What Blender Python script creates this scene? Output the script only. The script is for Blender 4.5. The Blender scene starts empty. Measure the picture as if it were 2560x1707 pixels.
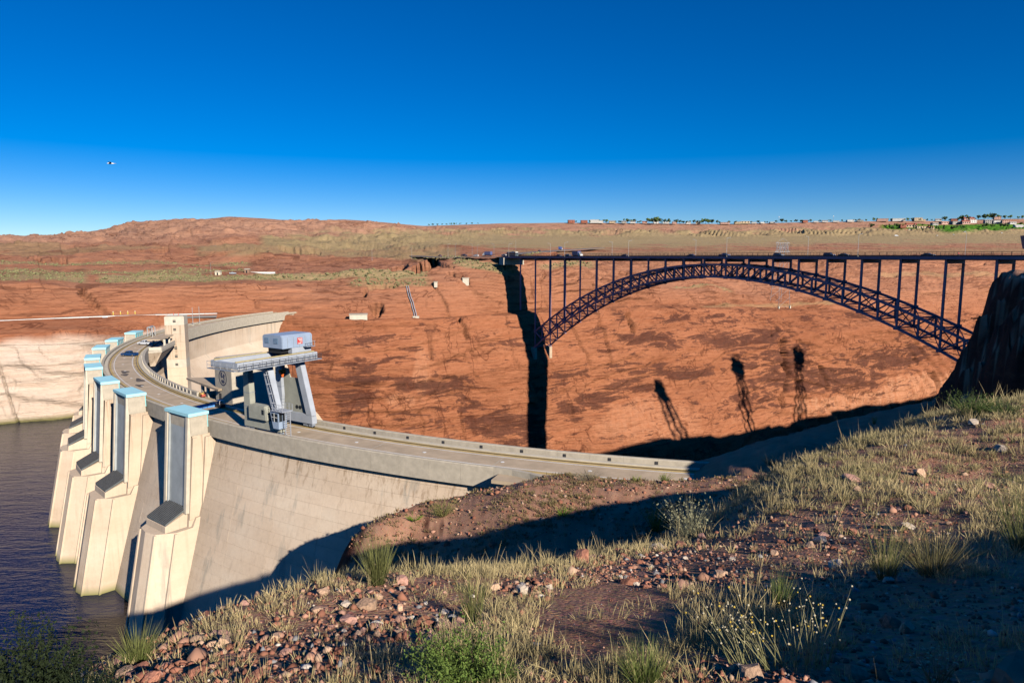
import bpy, bmesh, math, random
import numpy as np
from mathutils import Vector, Matrix
random.seed(7); rng = np.random.default_rng(11)
scene = bpy.context.scene
COL = scene.collection
# ------------------------------------------------------------------ camera, sky, sun, exposure
PITCH = math.radians(7.08); FPX = 1707.0          # photograph units: 2560 x 1707 pixels, 24 mm equivalent
cd = bpy.data.cameras.new('camera'); cam = bpy.data.objects.new('camera', cd); COL.objects.link(cam)
cd.sensor_width = 36.0; cd.lens = 36.0 * FPX / 2560.0; cd.clip_start = 0.05; cd.clip_end = 30000
cam.location = (0, 0, 0); cam.rotation_euler = (math.pi/2 - PITCH, 0, 0); scene.camera = cam
SUN_EL = math.radians(24.9)
SUN_H = np.array([0.5624, -0.8268])               # horizontal direction towards the sun
w = bpy.data.worlds.new('World'); scene.world = w; w.use_nodes = True
wn = w.node_tree.nodes; wl = w.node_tree.links
bg = wn['Background']
sky = wn.new('ShaderNodeTexSky'); sky.sky_type = 'NISHITA'; sky.sun_disc = False
sky.sun_elevation = SUN_EL; sky.sun_rotation = math.atan2(SUN_H[0], SUN_H[1])
sky.altitude = 2200; sky.air_density = 1.0; sky.dust_density = 0.0; sky.ozone_density = 5.0
hs = wn.new('ShaderNodeHueSaturation'); hs.inputs['Saturation'].default_value = 1.42; hs.inputs['Hue'].default_value = 0.511; hs.inputs['Value'].default_value = 1.0
wl.new(sky.outputs[0], hs.inputs['Color']); wl.new(hs.outputs[0], bg.inputs['Color'])
bg.inputs['Strength'].default_value = 0.074
sd = bpy.data.lights.new('sun', 'SUN'); sd.energy = 5.0; sd.angle = math.radians(0.53); sd.color = (1.0, 0.92, 0.80)
sun = bpy.data.objects.new('sun', sd); COL.objects.link(sun)
ld = Vector((-SUN_H[0]*math.cos(SUN_EL), -SUN_H[1]*math.cos(SUN_EL), -math.sin(SUN_EL)))
sun.rotation_euler = ld.to_track_quat('-Z', 'Y').to_euler(); sun.location = (150, -220, 200)
vs = scene.view_settings; vs.view_transform = 'Standard'; vs.look = 'None'; vs.exposure = 0.42; vs.gamma = 1.0
vs.use_curve_mapping = False
scene.cycles.max_bounces = 4; scene.cycles.diffuse_bounces = 0; scene.cycles.glossy_bounces = 3
# ------------------------------------------------------------------ small maths
CP, SP = math.cos(PITCH), math.sin(PITCH)
def ray(x, y):
    u = (np.asarray(x, float)-1280)/FPX; v = (853.5-np.asarray(y, float))/FPX
    return u, CP+v*SP, -SP+v*CP
def atY(x, y, Y):                                  # the place that stands Y metres ahead along that sight line
    a, b, c = ray(x, y); k = np.asarray(Y, float)/b
    return np.stack(np.broadcast_arrays(a*k, b*k, c*k), -1)
def atZ(x, y, z):
    a, b, c = ray(x, y); k = z/c
    return np.array([a*k, b*k, c*k])
def sstep(a, b, x):
    t = np.clip((x-a)/(b-a), 0, 1); return t*t*(3-2*t)
def _h(ix, iy, iz, s):
    n = (ix*374761393 + iy*668265263 + iz*2147483647 + s*1274126177) & 0xffffffff
    n = ((n ^ (n >> 13))*1274126177) & 0xffffffff
    n = ((n ^ (n >> 16))*2246822519) & 0xffffffff
    return ((n ^ (n >> 15)) & 0xffffff)/float(0xffffff)
def vn(x, y, z, s=0):
    x, y, z = np.broadcast_arrays(np.asarray(x, float), np.asarray(y, float), np.asarray(z, float))
    ix, iy, iz = np.floor(x).astype(np.int64), np.floor(y).astype(np.int64), np.floor(z).astype(np.int64)
    fx, fy, fz = x-ix, y-iy, z-iz
    fx, fy, fz = fx*fx*(3-2*fx), fy*fy*(3-2*fy), fz*fz*(3-2*fz)
    r = 0
    for dx in (0, 1):
        for dy in (0, 1):
            for dz in (0, 1):
                r = r + _h(ix+dx, iy+dy, iz+dz, s)*(fx if dx else 1-fx)*(fy if dy else 1-fy)*(fz if dz else 1-fz)
    return r*2-1
def fbm(x, y, z, o=4, s=0, g=0.5):
    r = 0; a = 1.0
    for i in range(o):
        r = r + a*vn(x*2**i, y*2**i, z*2**i, s+i*17); a *= g
    return r
def smooth(v, n):
    k = np.ones(n)/n; p = np.pad(v, n//2, mode='edge'); return np.convolve(p, k, 'valid')[:len(v)]
# ------------------------------------------------------------------ materials
MATS = {}
def nodes(name):
    m = bpy.data.materials.new(name); m.use_nodes = True; nt = m.node_tree
    return m, nt, nt.nodes['Principled BSDF']
class NB:                                           # tiny node helper
    def __init__(s, nt): s.nt = nt; s.n = nt.nodes; s.l = nt.links
    def add(s, t, **kw):
        nd = s.n.new(t)
        for k, v in kw.items():
            if k.startswith('_'): setattr(nd, k[1:], v)
            else:
                sock = nd.inputs[int(k[1:]) if k[0] == 'i' and k[1:].isdigit() else k]
                if isinstance(v, bpy.types.NodeSocket): s.l.new(v, sock)
                else: sock.default_value = v
        return nd
    def noise(s, vec, scale, detail=4, rough=0.55, dist=0):
        nd = s.add('ShaderNodeTexNoise', Scale=scale, Detail=detail, Roughness=rough, Distortion=dist); s.l.new(vec, nd.inputs['Vector']); return nd.outputs['Fac']
    def ramp(s, f, stops):
        nd = s.n.new('ShaderNodeValToRGB'); s.l.new(f, nd.inputs[0]); e = nd.color_ramp.elements
        while len(e) < len(stops): e.new(0.5)
        for q, (p, c) in zip(e, stops): q.position = p; q.color = tuple(c)+(1,) if len(c) == 3 else c
        return nd.outputs[0]
    def mix(s, f, a, b, mode='MIX'):
        nd = s.n.new('ShaderNodeMix'); nd.data_type = 'RGBA'; nd.blend_type = mode
        for sock, v in ((nd.inputs[0], f), (nd.inputs[6], a), (nd.inputs[7], b)):
            if isinstance(v, bpy.types.NodeSocket): s.l.new(v, sock)
            else: sock.default_value = v if not isinstance(v, tuple) else (tuple(v)+(1,))[:4]
        return nd.outputs[2]
    def math(s, op, a, b=0.0, clamp=False):
        nd = s.n.new('ShaderNodeMath'); nd.operation = op; nd.use_clamp = clamp
        for sock, v in ((nd.inputs[0], a), (nd.inputs[1], b)):
            if isinstance(v, bpy.types.NodeSocket): s.l.new(v, sock)
            else: sock.default_value = v
        return nd.outputs[0]
    def scalev(s, vec, sc):
        nd = s.n.new('ShaderNodeMapping'); s.l.new(vec, nd.inputs[0]); nd.inputs['Scale'].default_value = sc; return nd.outputs[0]
    def bump(s, h, strength, dist):
        nd = s.n.new('ShaderNodeBump'); nd.inputs['Strength'].default_value = strength; nd.inputs['Distance'].default_value = dist
        s.l.new(h, nd.inputs['Height']); return nd.outputs[0]
    def attr(s, name):
        nd = s.n.new('ShaderNodeAttribute'); nd.attribute_name = name; return nd
    def obj(s): return s.n.new('ShaderNodeTexCoord').outputs['Object']
    def pos(s): return s.n.new('ShaderNodeNewGeometry').outputs['Position']
def mk(name, col, rough=0.75, var=0.18, scale=1.5, metal=0.0, bump=0.0, spec=0.3, island=False):
    if name in MATS: return MATS[name]
    m, nt, b = nodes(name); N = NB(nt)
    f = N.noise(N.obj(), scale, 5, 0.6)
    c0 = tuple(max(0, c*(1-var)) for c in col); c1 = tuple(min(1, c*(1+var)) for c in col)
    c = N.ramp(f, [(0.3, c0), (0.7, c1)])
    if island:
        oi = N.add('ShaderNodeObjectInfo').outputs['Random']
        v = N.math('ADD', N.math('MULTIPLY', oi, 0.5), 0.75)
        c = N.mix(1.0, c, N.add('ShaderNodeCombineColor', Red=v, Green=v, Blue=v).outputs[0], 'MULTIPLY')
    nt.links.new(c, b.inputs['Base Color'])
    b.inputs['Roughness'].default_value = rough; b.inputs['Metallic'].default_value = metal
    b.inputs['Specular IOR Level'].default_value = spec
    if bump: nt.links.new(N.bump(f, 0.6, bump), b.inputs['Normal'])
    MATS[name] = m; return m
# ------------------------------------------------------------------ mesh helpers
class MB:
    def __init__(s): s.v = []; s.f = []; s.sz = None
    def add(s, vs, fs):
        o = len(s.v); s.v += [tuple(map(float, p)) for p in vs]; s.f += [tuple(i+o for i in f) for f in fs]; return s
    def box(s, x0, x1, y0, y1, z0, z1):
        return s.add([(x0,y0,z0),(x1,y0,z0),(x1,y1,z0),(x0,y1,z0),(x0,y0,z1),(x1,y0,z1),(x1,y1,z1),(x0,y1,z1)],
                     [(0,3,2,1),(4,5,6,7),(0,1,5,4),(1,2,6,5),(2,3,7,6),(3,0,4,7)])
    def hexa(s, bot, top):                          # two rings of equal length
        n = len(bot)
        return s.add(list(bot)+list(top), [tuple(range(n-1, -1, -1)), tuple(range(n, 2*n))]+[(i, (i+1) % n, n+(i+1) % n, n+i) for i in range(n)])
    def bar(s, a, b, wd, ht=None, up=(0, 0, 1)):
        a, b = Vector(a), Vector(b); d = (b-a)
        if d.length < 1e-6: return s
        d.normalize(); up = Vector(up)
        if abs(d.dot(up)) > 0.98: up = Vector((1, 0, 0))
        sx = d.cross(up).normalized(); sy = sx.cross(d).normalized(); ht = ht or wd
        c = [sx*i*wd/2+sy*j*ht/2 for i, j in ((-1,-1),(1,-1),(1,1),(-1,1))]
        return s.hexa([a+q for q in c], [b+q for q in c])
    def tube(s, a, b, r0, r1=None, n=8):
        a, b = Vector(a), Vector(b); d = (b-a).normalized(); r1 = r0 if r1 is None else r1
        up = Vector((0, 0, 1)) if abs(d.z) < 0.95 else Vector((1, 0, 0))
        sx = d.cross(up).normalized(); sy = sx.cross(d)
        cs = [(math.cos(2*math.pi*i/n), math.sin(2*math.pi*i/n)) for i in range(n)]
        return s.hexa([a+(sx*p+sy*q)*r0 for p, q in cs], [b+(sx*p+sy*q)*r1 for p, q in cs])
    def prism(s, pts, axis, lo, hi):                # polygon extruded along an axis ('x','y','z')
        def mkp(p, k):
            return {'x': (k, p[0], p[1]), 'y': (p[0], k, p[1]), 'z': (p[0], p[1], k)}[axis]
        return s.hexa([mkp(p, lo) for p in pts], [mkp(p, hi) for p in pts])
    def sweep(s, prof, th0, th1, n, c, closed=True, caps=True):   # profile (r,z) swept round the dam's centre
        m = len(prof); vs = []
        for i in range(n+1):
            t = math.radians(th0+(th1-th0)*i/n)
            vs += [(c[0]+r*math.cos(t), c[1]+r*math.sin(t), z) for r, z in prof]
        fs = []
        for i in range(n):
            for j in range(m if closed else m-1):
                k = (j+1) % m; fs.append((i*m+j, i*m+k, (i+1)*m+k, (i+1)*m+j))
        if closed and caps: fs += [tuple(range(m-1, -1, -1)), tuple(range(n*m, n*m+m))]
        return s.add(vs, fs)
    def build(s, name, mat, parent=None, smooth=False, bevel=0.0):
        me = bpy.data.meshes.new(name); me.from_pydata(s.v, [], s.f)
        bm = bmesh.new(); bm.from_mesh(me); bmesh.ops.recalc_face_normals(bm, faces=bm.faces)
        if bevel: bmesh.ops.bevel(bm, geom=[e for e in bm.edges if e.calc_face_angle(0) > 0.5], offset=bevel, segments=2, affect='EDGES', clamp_overlap=True)
        if smooth:
            for f in bm.faces: f.smooth = True
        bm.to_mesh(me); bm.free(); me.update()
        o = bpy.data.objects.new(name, me); COL.objects.link(o)
        if mat: me.materials.append(mat if not isinstance(mat, str) else MATS[mat])
        if parent: o.parent = parent
        return o
def tag(o, label=None, cat=None, group=None, kind=None):
    for k, v in (('label', label), ('category', cat), ('group', group), ('kind', kind)):
        if v: o[k] = v
    return o
def empty(name, loc, rz=0.0, label=None, cat=None, group=None):
    o = bpy.data.objects.new(name, None); COL.objects.link(o); o.location = loc; o.rotation_euler = (0, 0, rz); o.empty_display_size = 0.3
    return tag(o, label, cat, group)
def inst(name, me, parent=None, loc=(0, 0, 0), rot=(0, 0, 0), sc=(1, 1, 1)):
    o = bpy.data.objects.new(name, me); COL.objects.link(o); o.location = loc; o.rotation_euler = rot; o.scale = sc
    if parent: o.parent = parent
    return o
def copy_tree(o, parent=None):
    c = o.copy(); COL.objects.link(c); c.parent = parent
    for ch in o.children: copy_tree(ch, c)
    return c
def np_mesh(name, V, F, mat, attrs=None, smooth=False, parent=None):
    """V (n,3); F (m,k) same-size polygons"""
    me = bpy.data.meshes.new(name); V = np.ascontiguousarray(V, np.float32); F = np.ascontiguousarray(F, np.int32)
    m, k = F.shape
    me.vertices.add(len(V)); me.vertices.foreach_set('co', V.ravel())
    me.loops.add(m*k); me.loops.foreach_set('vertex_index', F.ravel())
    me.polygons.add(m); me.polygons.foreach_set('loop_start', np.arange(0, m*k, k, dtype=np.int32))
    me.update(calc_edges=True)
    for nm, a in (attrs or {}).items():
        a = np.asarray(a, np.float32)
        if a.ndim == 1: me.attributes.new(nm, 'FLOAT', 'POINT').data.foreach_set('value', a)
        else:
            q = np.ones((len(a), 4), np.float32); q[:, :3] = a
            me.attributes.new(nm, 'FLOAT_COLOR', 'POINT').data.foreach_set('color', q.ravel())
    if smooth: me.polygons.foreach_set('use_smooth', np.ones(m, bool))
    o = bpy.data.objects.new(name, me); COL.objects.link(o)
    if mat: me.materials.append(mat)
    if parent: o.parent = parent
    return o
def grid_faces(n, m):
    i = np.arange(n-1)[:, None]*m+np.arange(m-1)[None, :]
    return np.stack([i, i+1, i+m+1, i+m], -1).reshape(-1, 4)
# ------------------------------------------------------------------ SETTING: far canyon side
DC = (85.8, 348.9)                                   # centre of the dam's arc
ZR = -35.7                                           # crest road level
WATER = -79.5
def tab(xs, d):
    k = sorted(d); return np.interp(xs, k, [d[q] for q in k])
px = np.concatenate([np.arange(-700, -260, 12.), np.arange(-260, 2700, 2.6), np.arange(2700, 3600, 12.)])
def row(yd, Yd, sm=41):
    return smooth(tab(px, yd), sm), smooth(tab(px, Yd), sm)
wallY = {-700:215,-400:270,0:322,180:334,300:360,450:398,560:422,650:424,700:414,760:407,830:407,900:412,1000:426,1100:441,1200:456,1340:473,1500:504,1700:549,1900:602,2100:667,2300:747,2420:806,2560:887,3600:1500}
wY = smooth(tab(px, wallY), 41)
rows = []                                            # each row: world points (n,3), subdivisions up to the next one
def add_pts(P, n): rows.append((P, n))
u = (px-1280)/FPX
def by_z(Y, z):
    P = np.zeros((len(px), 3)); P[:, 1] = Y; P[:, 2] = z
    P[:, 0] = u*(Y*CP-z*SP); return P
apr = sstep(1380, 1600, px)*(1-sstep(1780, 2000, px)); apr2 = sstep(1560, 1660, px)*(1-sstep(1720, 1860, px))
add_pts(by_z(wY-10-70*apr, np.full(len(px), -215.)), 26)
add_pts(by_z(wY-3-34*apr-10*apr2, np.full(len(px), -145.)), 30)
add_pts(by_z(wY-1-6*apr, np.full(len(px), -105.)), 26)
add_pts(by_z(wY, np.full(len(px), -75.)), 34)
left = 1-sstep(600, 700, px)
y, Y = row({-700:880,-300:860,0:850,180:848,300:846,450:826,600:801,690:790,800:803,900:806,1000:806,1100:806,1200:800,1300:792,1400:786,1500:777,1700:772,1900:780,2100:790,2300:800,2600:800,3600:800},
           {-700:222,-400:277,0:328,180:338,300:364,450:406,600:429,690:433,760:426,830:425,900:429,1000:442,1100:456,1200:472,1300:487,1400:508,1500:533,1700:583,1900:640,2100:705,2300:790,2450:860,2600:930,3600:1600})
add_pts(atY(px, y, Y), 14)
y, Y = row({-700:815,-300:812,0:806,150:799,300:793,450:789,590:786,690:784,800:797,900:800,1000:798,1100:796,1200:790,1300:780,1400:772,1500:764,1700:762,1900:770,2100:778,2300:785,2600:785,3600:785},
           {-700:240,-400:292,0:343,150:361,300:384,450:405,590:420,690:438,800:436,900:439,1000:451,1100:466,1200:483,1300:500,1400:520,1500:546,1700:597,1900:656,2100:722,2300:810,2450:880,2600:955,3600:1640})
Pr = atY(px, y, Y); add_pts(Pr, 5)
P2 = Pr.copy(); P2[:, 1] += 11*left+1.0; P2[:, 0] = u*(P2[:, 1]*CP-P2[:, 2]*SP); add_pts(P2, 46)
y, Y = row({-700:700,-300:712,0:716,100:714,180:722,230:728,300:726,400:724,500:719,626:712,700:724,800:736,900:730,1000:728,1100:716,1200:704,1290:688,1400:708,1500:714,1700:728,1900:742,2100:735,2300:728,2450:722,2600:718,3600:705},
           {-700:290,-400:330,0:374,300:412,600:450,700:462,900:474,1100:490,1290:507,1400:530,1500:560,1700:618,1900:682,2100:752,2300:842,2450:915,2600:990,3600:1700})
add_pts(atY(px, y, Y), 30)
y, Y = row({-700:675,0:681,300:686,600:690,700:692,900:690,1000:680,1100:668,1200:655,1280:644,1400:668,1500:686,1700:690,1900:695,2100:690,2300:680,2500:672,3600:668},
           {-700:380,-400:400,0:445,300:472,600:500,700:505,900:512,1100:522,1280:527,1400:566,1500:600,1700:668,1900:738,2100:825,2300:925,2500:1010,3600:1800})
add_pts(atY(px, y, Y), 34)
y, Y = row({-700:648,0:648,300:643,600:647,900:643,1000:640,1100:637,1200:638,1290:637,1400:640,1500:640,1700:643,2000:643,2300:646,2600:646,3600:646},
           {-700:520,0:570,300:610,600:640,900:660,1100:650,1200:600,1290:580,1400:640,1500:720,1700:800,2000:900,2300:1000,2600:1100,3600:2000})
add_pts(atY(px, y, Y), 34)
y, Y = row({-700:630,0:623,300:612,600:603,900:611,1100:609,1300:608,1500:609,1700:609,2000:606,2300:605,2600:603,3600:600},
           {-700:760,0:800,300:850,600:900,900:960,1100:1050,1300:1150,1500:1300,1700:1400,2000:1500,2300:1550,2600:1600,3600:2600})
add_pts(atY(px, y, Y), 34)
y, Y = row({-700:620,-200:613,0:609,150:602,220:590,300:577,400:567,500:561,570:556,700:562,860:568,960:574,1060:582,1150:586,1300:587,1500:588,1700:589,2000:588,2300:583,2600:578,3600:575},
           {-700:980,0:1000,300:1100,600:1180,900:1270,1100:1500,1300:1750,1700:1850,2000:1900,2300:1950,2600:2000,3600:3000}, 15)
add_pts(atY(px, y, Y), 26)
skyY = {-700:1250,0:1250,600:1400,900:1500,1060:1900,1300:2050,1700:2100,2000:2150,2300:2300,2600:2450,3600:3400}
skyy = {-700:614,-400:610,-100:605,0:602,80:600,118:598,135:592,150:590,164:592,176:594,200:581,215:580,270:572,286:565,310:564,330:562,400:554,500:549,545:545,570:541.5,600:543,640:545,720:551,780:551,860:549,900:551,960:556,1040:563.5,1060:565,1150:562,1240:559,1390:557,1500:557,1800:560,2000:556,2180:553,2300:552,2380:553,2450:549,2560:547,3600:540}
y, Y = row(skyy, skyY, 5)
SKYL = (px.copy(), y.copy(), Y.copy())
Ps = atY(px, y, Y); add_pts(Ps, 4)
Pb = Ps.copy(); Pb[:, 1] *= 1.35; Pb[:, 0] *= 1.35; Pb[:, 2] = Ps[:, 2]-2; add_pts(Pb, 3)
Pc = Pb.copy(); Pc[:, :2] *= 4; Pc[:, 2] = 0; add_pts(Pc, 0)
parts = []; rid = []
for i in range(len(rows)-1):
    A, n = rows[i]; B = rows[i+1][0]
    for k in range(n):
        t = k/n; parts.append(A*(1-t)+B*t); rid.append(i+t)
parts.append(rows[-1][0]); rid.append(float(len(rows)-1))
G = np.array(parts); rid = np.interp(np.array(rid), [0, 1, 2, 3, 33], [0, 1, 1.5, 2, 32]); NR, NC = G.shape[:2]
RID = np.repeat(rid[:, None], NC, 1); PX = np.repeat(px[None], NR, 0)
dep = G[..., 1]*CP-G[..., 2]*SP; PY = 853.5-FPX*(G[..., 1]*SP+G[..., 2]*CP)/dep     # where each vertex stands in the photograph, to place known features
# normals of the smooth sheet
def normals(G):
    du = np.gradient(G, axis=1); dv = np.gradient(G, axis=0); n = np.cross(du, dv); n /= np.linalg.norm(n, axis=2, keepdims=True)+1e-9
    s = np.sign((n*G).sum(2, keepdims=True)); return -n*s          # towards the viewer side
Nn = normals(G); x_, y_, z_ = G[..., 0], G[..., 1], G[..., 2]
amp = np.interp(RID, [0, 2.6, 3.2, 4.1, 5, 5.4, 6, 7, 8, 9, 10, 10.6, 11, 14], [1.6, 1.6, 1.0, .15, .2, 1.1, 1.0, 1.2, 2.0, 3.2, 4.0, 2.4, 0.8, 0])
along = x_*.84+y_*.54
bed = z_+along*0.05*np.sin(along*.011)+3.5*fbm(x_*.02, y_*.02, z_*.03, 3, 3)
def terrace(b, p, k=5):
    q = b/p; f = q-np.floor(q); return (np.clip(f*k, 0, 1)-f)                 # steep riser, long tread
ter = terrace(bed, 9.0)*1.0+terrace(bed*1.0+2.2, 3.1)*.45
big = fbm(x_*.012, y_*.012, z_*.02, 3, 9)
# slabs that spalled off the wall: stepped, sharp-edged patches
slab = np.floor(2.2*(fbm(along*.017, z_*.028, 0, 3, 31)+1))/2.2
fine = fbm(x_*.12, y_*.12, z_*.22, 4, 40, .6)
jn = fbm(along*.022+.12*z_*.02, z_*.004, 0, 3, 45); jn2 = fbm(along*.05, z_*.009, 5, 2, 46)
joint = np.exp(-(jn/.022)**2)*sstep(.05, .3, vn(along*.012, z_*.022, 0, 47))*2.6+np.exp(-(jn2/.02)**2)*sstep(.2, .45, vn(along*.02, z_*.035, 2, 48))*1.6
lip = terrace(bed+.22*along*np.sin(along*.006+1.5), 15.0, 9)*sstep(0, .35, vn(along*.011, z_*.02, 9, 49))*1.5
rgt = sstep(1250, 1420, PX)*sstep(3.4, 4.2, RID)*(1-sstep(7.5, 8.2, RID)); bed2 = z_+.03*along+4*fbm(x_*.018, y_*.018, z_*.02, 4, 33)
led = (terrace(bed2, 5.2, 8)*1.7+terrace(bed2*1.0+1.7, 2.4, 6)*.9)*sstep(-.15, .35, vn(x_*.02, y_*.02, z_*.05, 34))
d = rgt*led*1.6+amp*(ter*1.5*(0.3+.65*sstep(-.2, .5, vn(x_*.013, y_*.013, z_*.02, 77)))+big*1.6+slab*1.3+fine*.42-joint*(RID < 6)+lip*(RID < 4.5))
hillmask = sstep(6.2, 7.2, RID)
d = d+hillmask*amp*(1.1*fbm(x_*.03, y_*.03, z_*.12, 4, 60)+.9*terrace(z_+3*fbm(x_*.01, y_*.008, 0, 3, 61), 6.0))
plain = sstep(1000, 1300, PX)*sstep(7.3, 8.0, RID)*(1-sstep(9.6, 9.95, RID)); d = d*(1-.85*plain)
edge = sstep(9.9, 11.0, RID); d = d*(1-.85*edge)*sstep(-1, 0, 11.6-RID)
# hand-placed caves, alcoves and joints in the rock: (polyline in photo pixels, half width px, depth m)
def seg_dist(pts):
    dm = np.full(PX.shape, 1e9)
    for (ax, ay), (bx, by) in zip(pts[:-1], pts[1:]):
        vx, vy = bx-ax, by-ay; t = np.clip(((PX-ax)*vx+(PY-ay)*vy)/(vx*vx+vy*vy+1e-9), 0, 1)
        dm = np.minimum(dm, np.hypot(PX-ax-t*vx, PY-ay-t*vy))
    return dm
wob = 3.0*vn(PX*.12, PY*.12, 0, 5)+1.5*vn(PX*.3, PY*.3, 0, 6)
near_rows = (RID < 8.2)
def carve(pts, hw, depth, soft=2.5):
    global d
    m = (1-sstep(hw-soft, hw+soft, seg_dist(pts)+wob*min(1, hw/4)))*near_rows
    d = d-depth*m
carve([(1952,853),(1950,900),(1962,935),(1955,960),(1946,990),(1948,1035)], 6, 9)
carve([(1566,785),(1570,800),(1578,830)], 4, 8)
carve([(2046,918),(2058,945),(2062,975)], 4, 5)
carve([(1147,800),(1158,822),(1165,845)], 3, 5); carve([(1088,725),(1110,760),(1122,790)], 2.5, 3)
carve([(1048,1035),(1060,1060),(1055,1090)], 2.5, 3)
carve([(936,770),(942,785),(950,772)], 8, 9); carve([(912,735),(914,742)], 6, 6)
carve([(920,728),(960,726),(992,723)], 2.5, 4)
carve([(1040,680),(1066,672),(1086,660)], 11, 15); carve([(985,680),(1010,672)], 9, 7); carve([(1095,663),(1130,675)], 4, 3)
carve([(1120,693),(1155,700),(1170,712)], 3, 4)
carve([(2328,936),(2336,955),(2338,978)], 5, 6); carve([(2290,905),(2270,940)], 7, 3)
carve([(1180,735),(1215,745)], 2, 2); carve([(520,598),(588,601)], 3, 9); carve([(850,600),(856,604)], 2, 8)
for x0, y0, x1, dy in ((640,646,668,3),(755,645,800,-2),(700,641,750,3),(1380,700,1440,6),(1410,694,1480,7),(1450,706,1500,-3),(1470,688,1560,8),(1360,690,1350,14),(2205,625,2300,-8),(2280,622,2350,8),(2420,700,2480,-12),(2230,640,2330,4),(2300,735,2380,3),(2340,668,2400,8),(2200,690,2240,3),(2420,668,2460,-6),(60,652,110,6),(130,655,165,4),(330,642,420,-3)):
    carve([(x0, y0), ((x0+x1)/2, y0+dy*.6), (x1, y0+dy)], 2.2, 3.2, 1.5)
# the highway cut and the side road gully behind the left end of the dam
carve([(205,735),(222,752),(240,770),(262,785)], 9, 5, 4)
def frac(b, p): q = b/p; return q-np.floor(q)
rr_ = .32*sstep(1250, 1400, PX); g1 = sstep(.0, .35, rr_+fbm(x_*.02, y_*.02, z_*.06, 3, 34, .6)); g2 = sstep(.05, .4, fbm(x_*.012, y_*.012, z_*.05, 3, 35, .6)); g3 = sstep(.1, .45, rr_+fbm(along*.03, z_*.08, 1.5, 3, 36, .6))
ledge = np.maximum((frac(bed2, 5.2) < .20)*g1, (frac(bed2+1.7, 2.4) < .26)*g3*.8)*sstep(3.6, 4.3, RID)*(1-sstep(8.0, 9.0, RID)); ledge = ledge*(.35+.65*sstep(-.1, .25, fbm(x_*.05, y_*.05, z_*.1, 3, 37)+.1))  # dark bands along ledges: shade under the lips painted into the rock colour
ledge = np.maximum(ledge, (frac(z_+3*fbm(x_*.01, y_*.008, 0, 3, 61), 6.0) < .16)*g2*sstep(7.2, 8.0, RID)*(1-sstep(10.2, 10.8, RID))*.8)  # more painted shade bands, on the farther ledges
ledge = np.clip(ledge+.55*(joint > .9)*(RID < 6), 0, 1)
G = G+Nn*d[..., None]
x_, y_, z_ = G[..., 0], G[..., 1], G[..., 2]
# colour zones painted by what grows or stains there
nz = fbm(x_*.03, y_*.03, z_*.08, 4, 90); nzs = fbm(x_*.1, y_*.1, z_*.25, 3, 95)
white = (1-sstep(-43.5, -39.5, z_+2.4*nz+.8*nzs))*(1-sstep(610, 660, PX))
veg = np.zeros_like(PX)
def band(yd, hw, x0, x1, st):
    global veg
    k = sorted(yd); yc = np.interp(PX, k, [yd[q] for q in k])
    m = (1-sstep(hw*.5, hw*1.2, np.abs(PY-yc)+hw*.5*nz))*sstep(x0, x0+30, PX)*(1-sstep(x1-30, x1, PX))*st
    veg = np.maximum(veg, m)
band({-300:706,0:704,100:701,220:705}, 9, -400, 230, .9); band({0:688,300:683,620:680}, 8, -400, 640, .6)
band({240:706,400:702,640:699,900:697,1060:694}, 8, 235, 1080, 1.0); band({0:664,400:661,620:662}, 4, -300, 640, .6)
band({700:622,900:612,1100:607,1300:604,1500:602,1800:598,2100:595,2300:594,2600:592}, 22, 640, 2700, 1.0)
band({600:640,900:632,1100:640}, 13, 480, 1160, .75); band({-200:628,200:632,500:628}, 7, -400, 640, .5); band({1300:640,1700:636,2200:632,2600:628}, 9, 1290, 2700, .5); band({880:718,1060:712}, 9, 860, 1090, .5)
band({1140:655,1200:668,1270:672}, 17, 1120, 1300, .9); band({1340:668,1470:672}, 8, 1330, 1500, .6)
band({1680:720,1780:720,1820:735}, 3, 1670, 1840, .6); band({1750:768,2080:764}, 4, 1740, 2100, .4)
band({2200:690,2500:690}, 5, 2180, 2600, .4); band({-300:640,200:640}, 5, -400, 330, .45)
golf = ((1-sstep(7, 10, np.abs(PY-(571.5+.0*PX))+2*nz))*sstep(2190, 2215, PX)+(1-sstep(3, 6, np.abs(PY-(582-.03*(PX-2350)))+2*nz))*sstep(2330, 2370, PX))*(RID > 9)
golf = np.clip(golf, 0, 1)
varn = np.zeros_like(PX)
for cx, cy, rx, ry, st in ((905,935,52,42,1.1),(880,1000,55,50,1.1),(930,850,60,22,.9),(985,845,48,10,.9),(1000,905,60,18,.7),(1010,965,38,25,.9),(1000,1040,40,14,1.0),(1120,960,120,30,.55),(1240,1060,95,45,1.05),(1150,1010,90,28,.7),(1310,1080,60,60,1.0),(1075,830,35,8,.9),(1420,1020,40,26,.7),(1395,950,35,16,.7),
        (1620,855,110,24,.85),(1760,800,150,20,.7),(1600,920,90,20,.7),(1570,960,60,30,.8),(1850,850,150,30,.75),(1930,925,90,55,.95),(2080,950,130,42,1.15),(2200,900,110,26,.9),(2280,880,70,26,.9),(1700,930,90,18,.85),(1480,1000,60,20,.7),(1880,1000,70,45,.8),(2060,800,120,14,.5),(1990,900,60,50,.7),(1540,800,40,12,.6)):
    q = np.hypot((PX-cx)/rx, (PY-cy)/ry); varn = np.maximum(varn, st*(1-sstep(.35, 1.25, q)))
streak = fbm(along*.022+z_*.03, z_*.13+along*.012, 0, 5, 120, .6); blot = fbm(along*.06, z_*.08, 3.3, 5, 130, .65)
warp = fbm(along*.02, z_*.03, 7.7, 3, 160)
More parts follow.
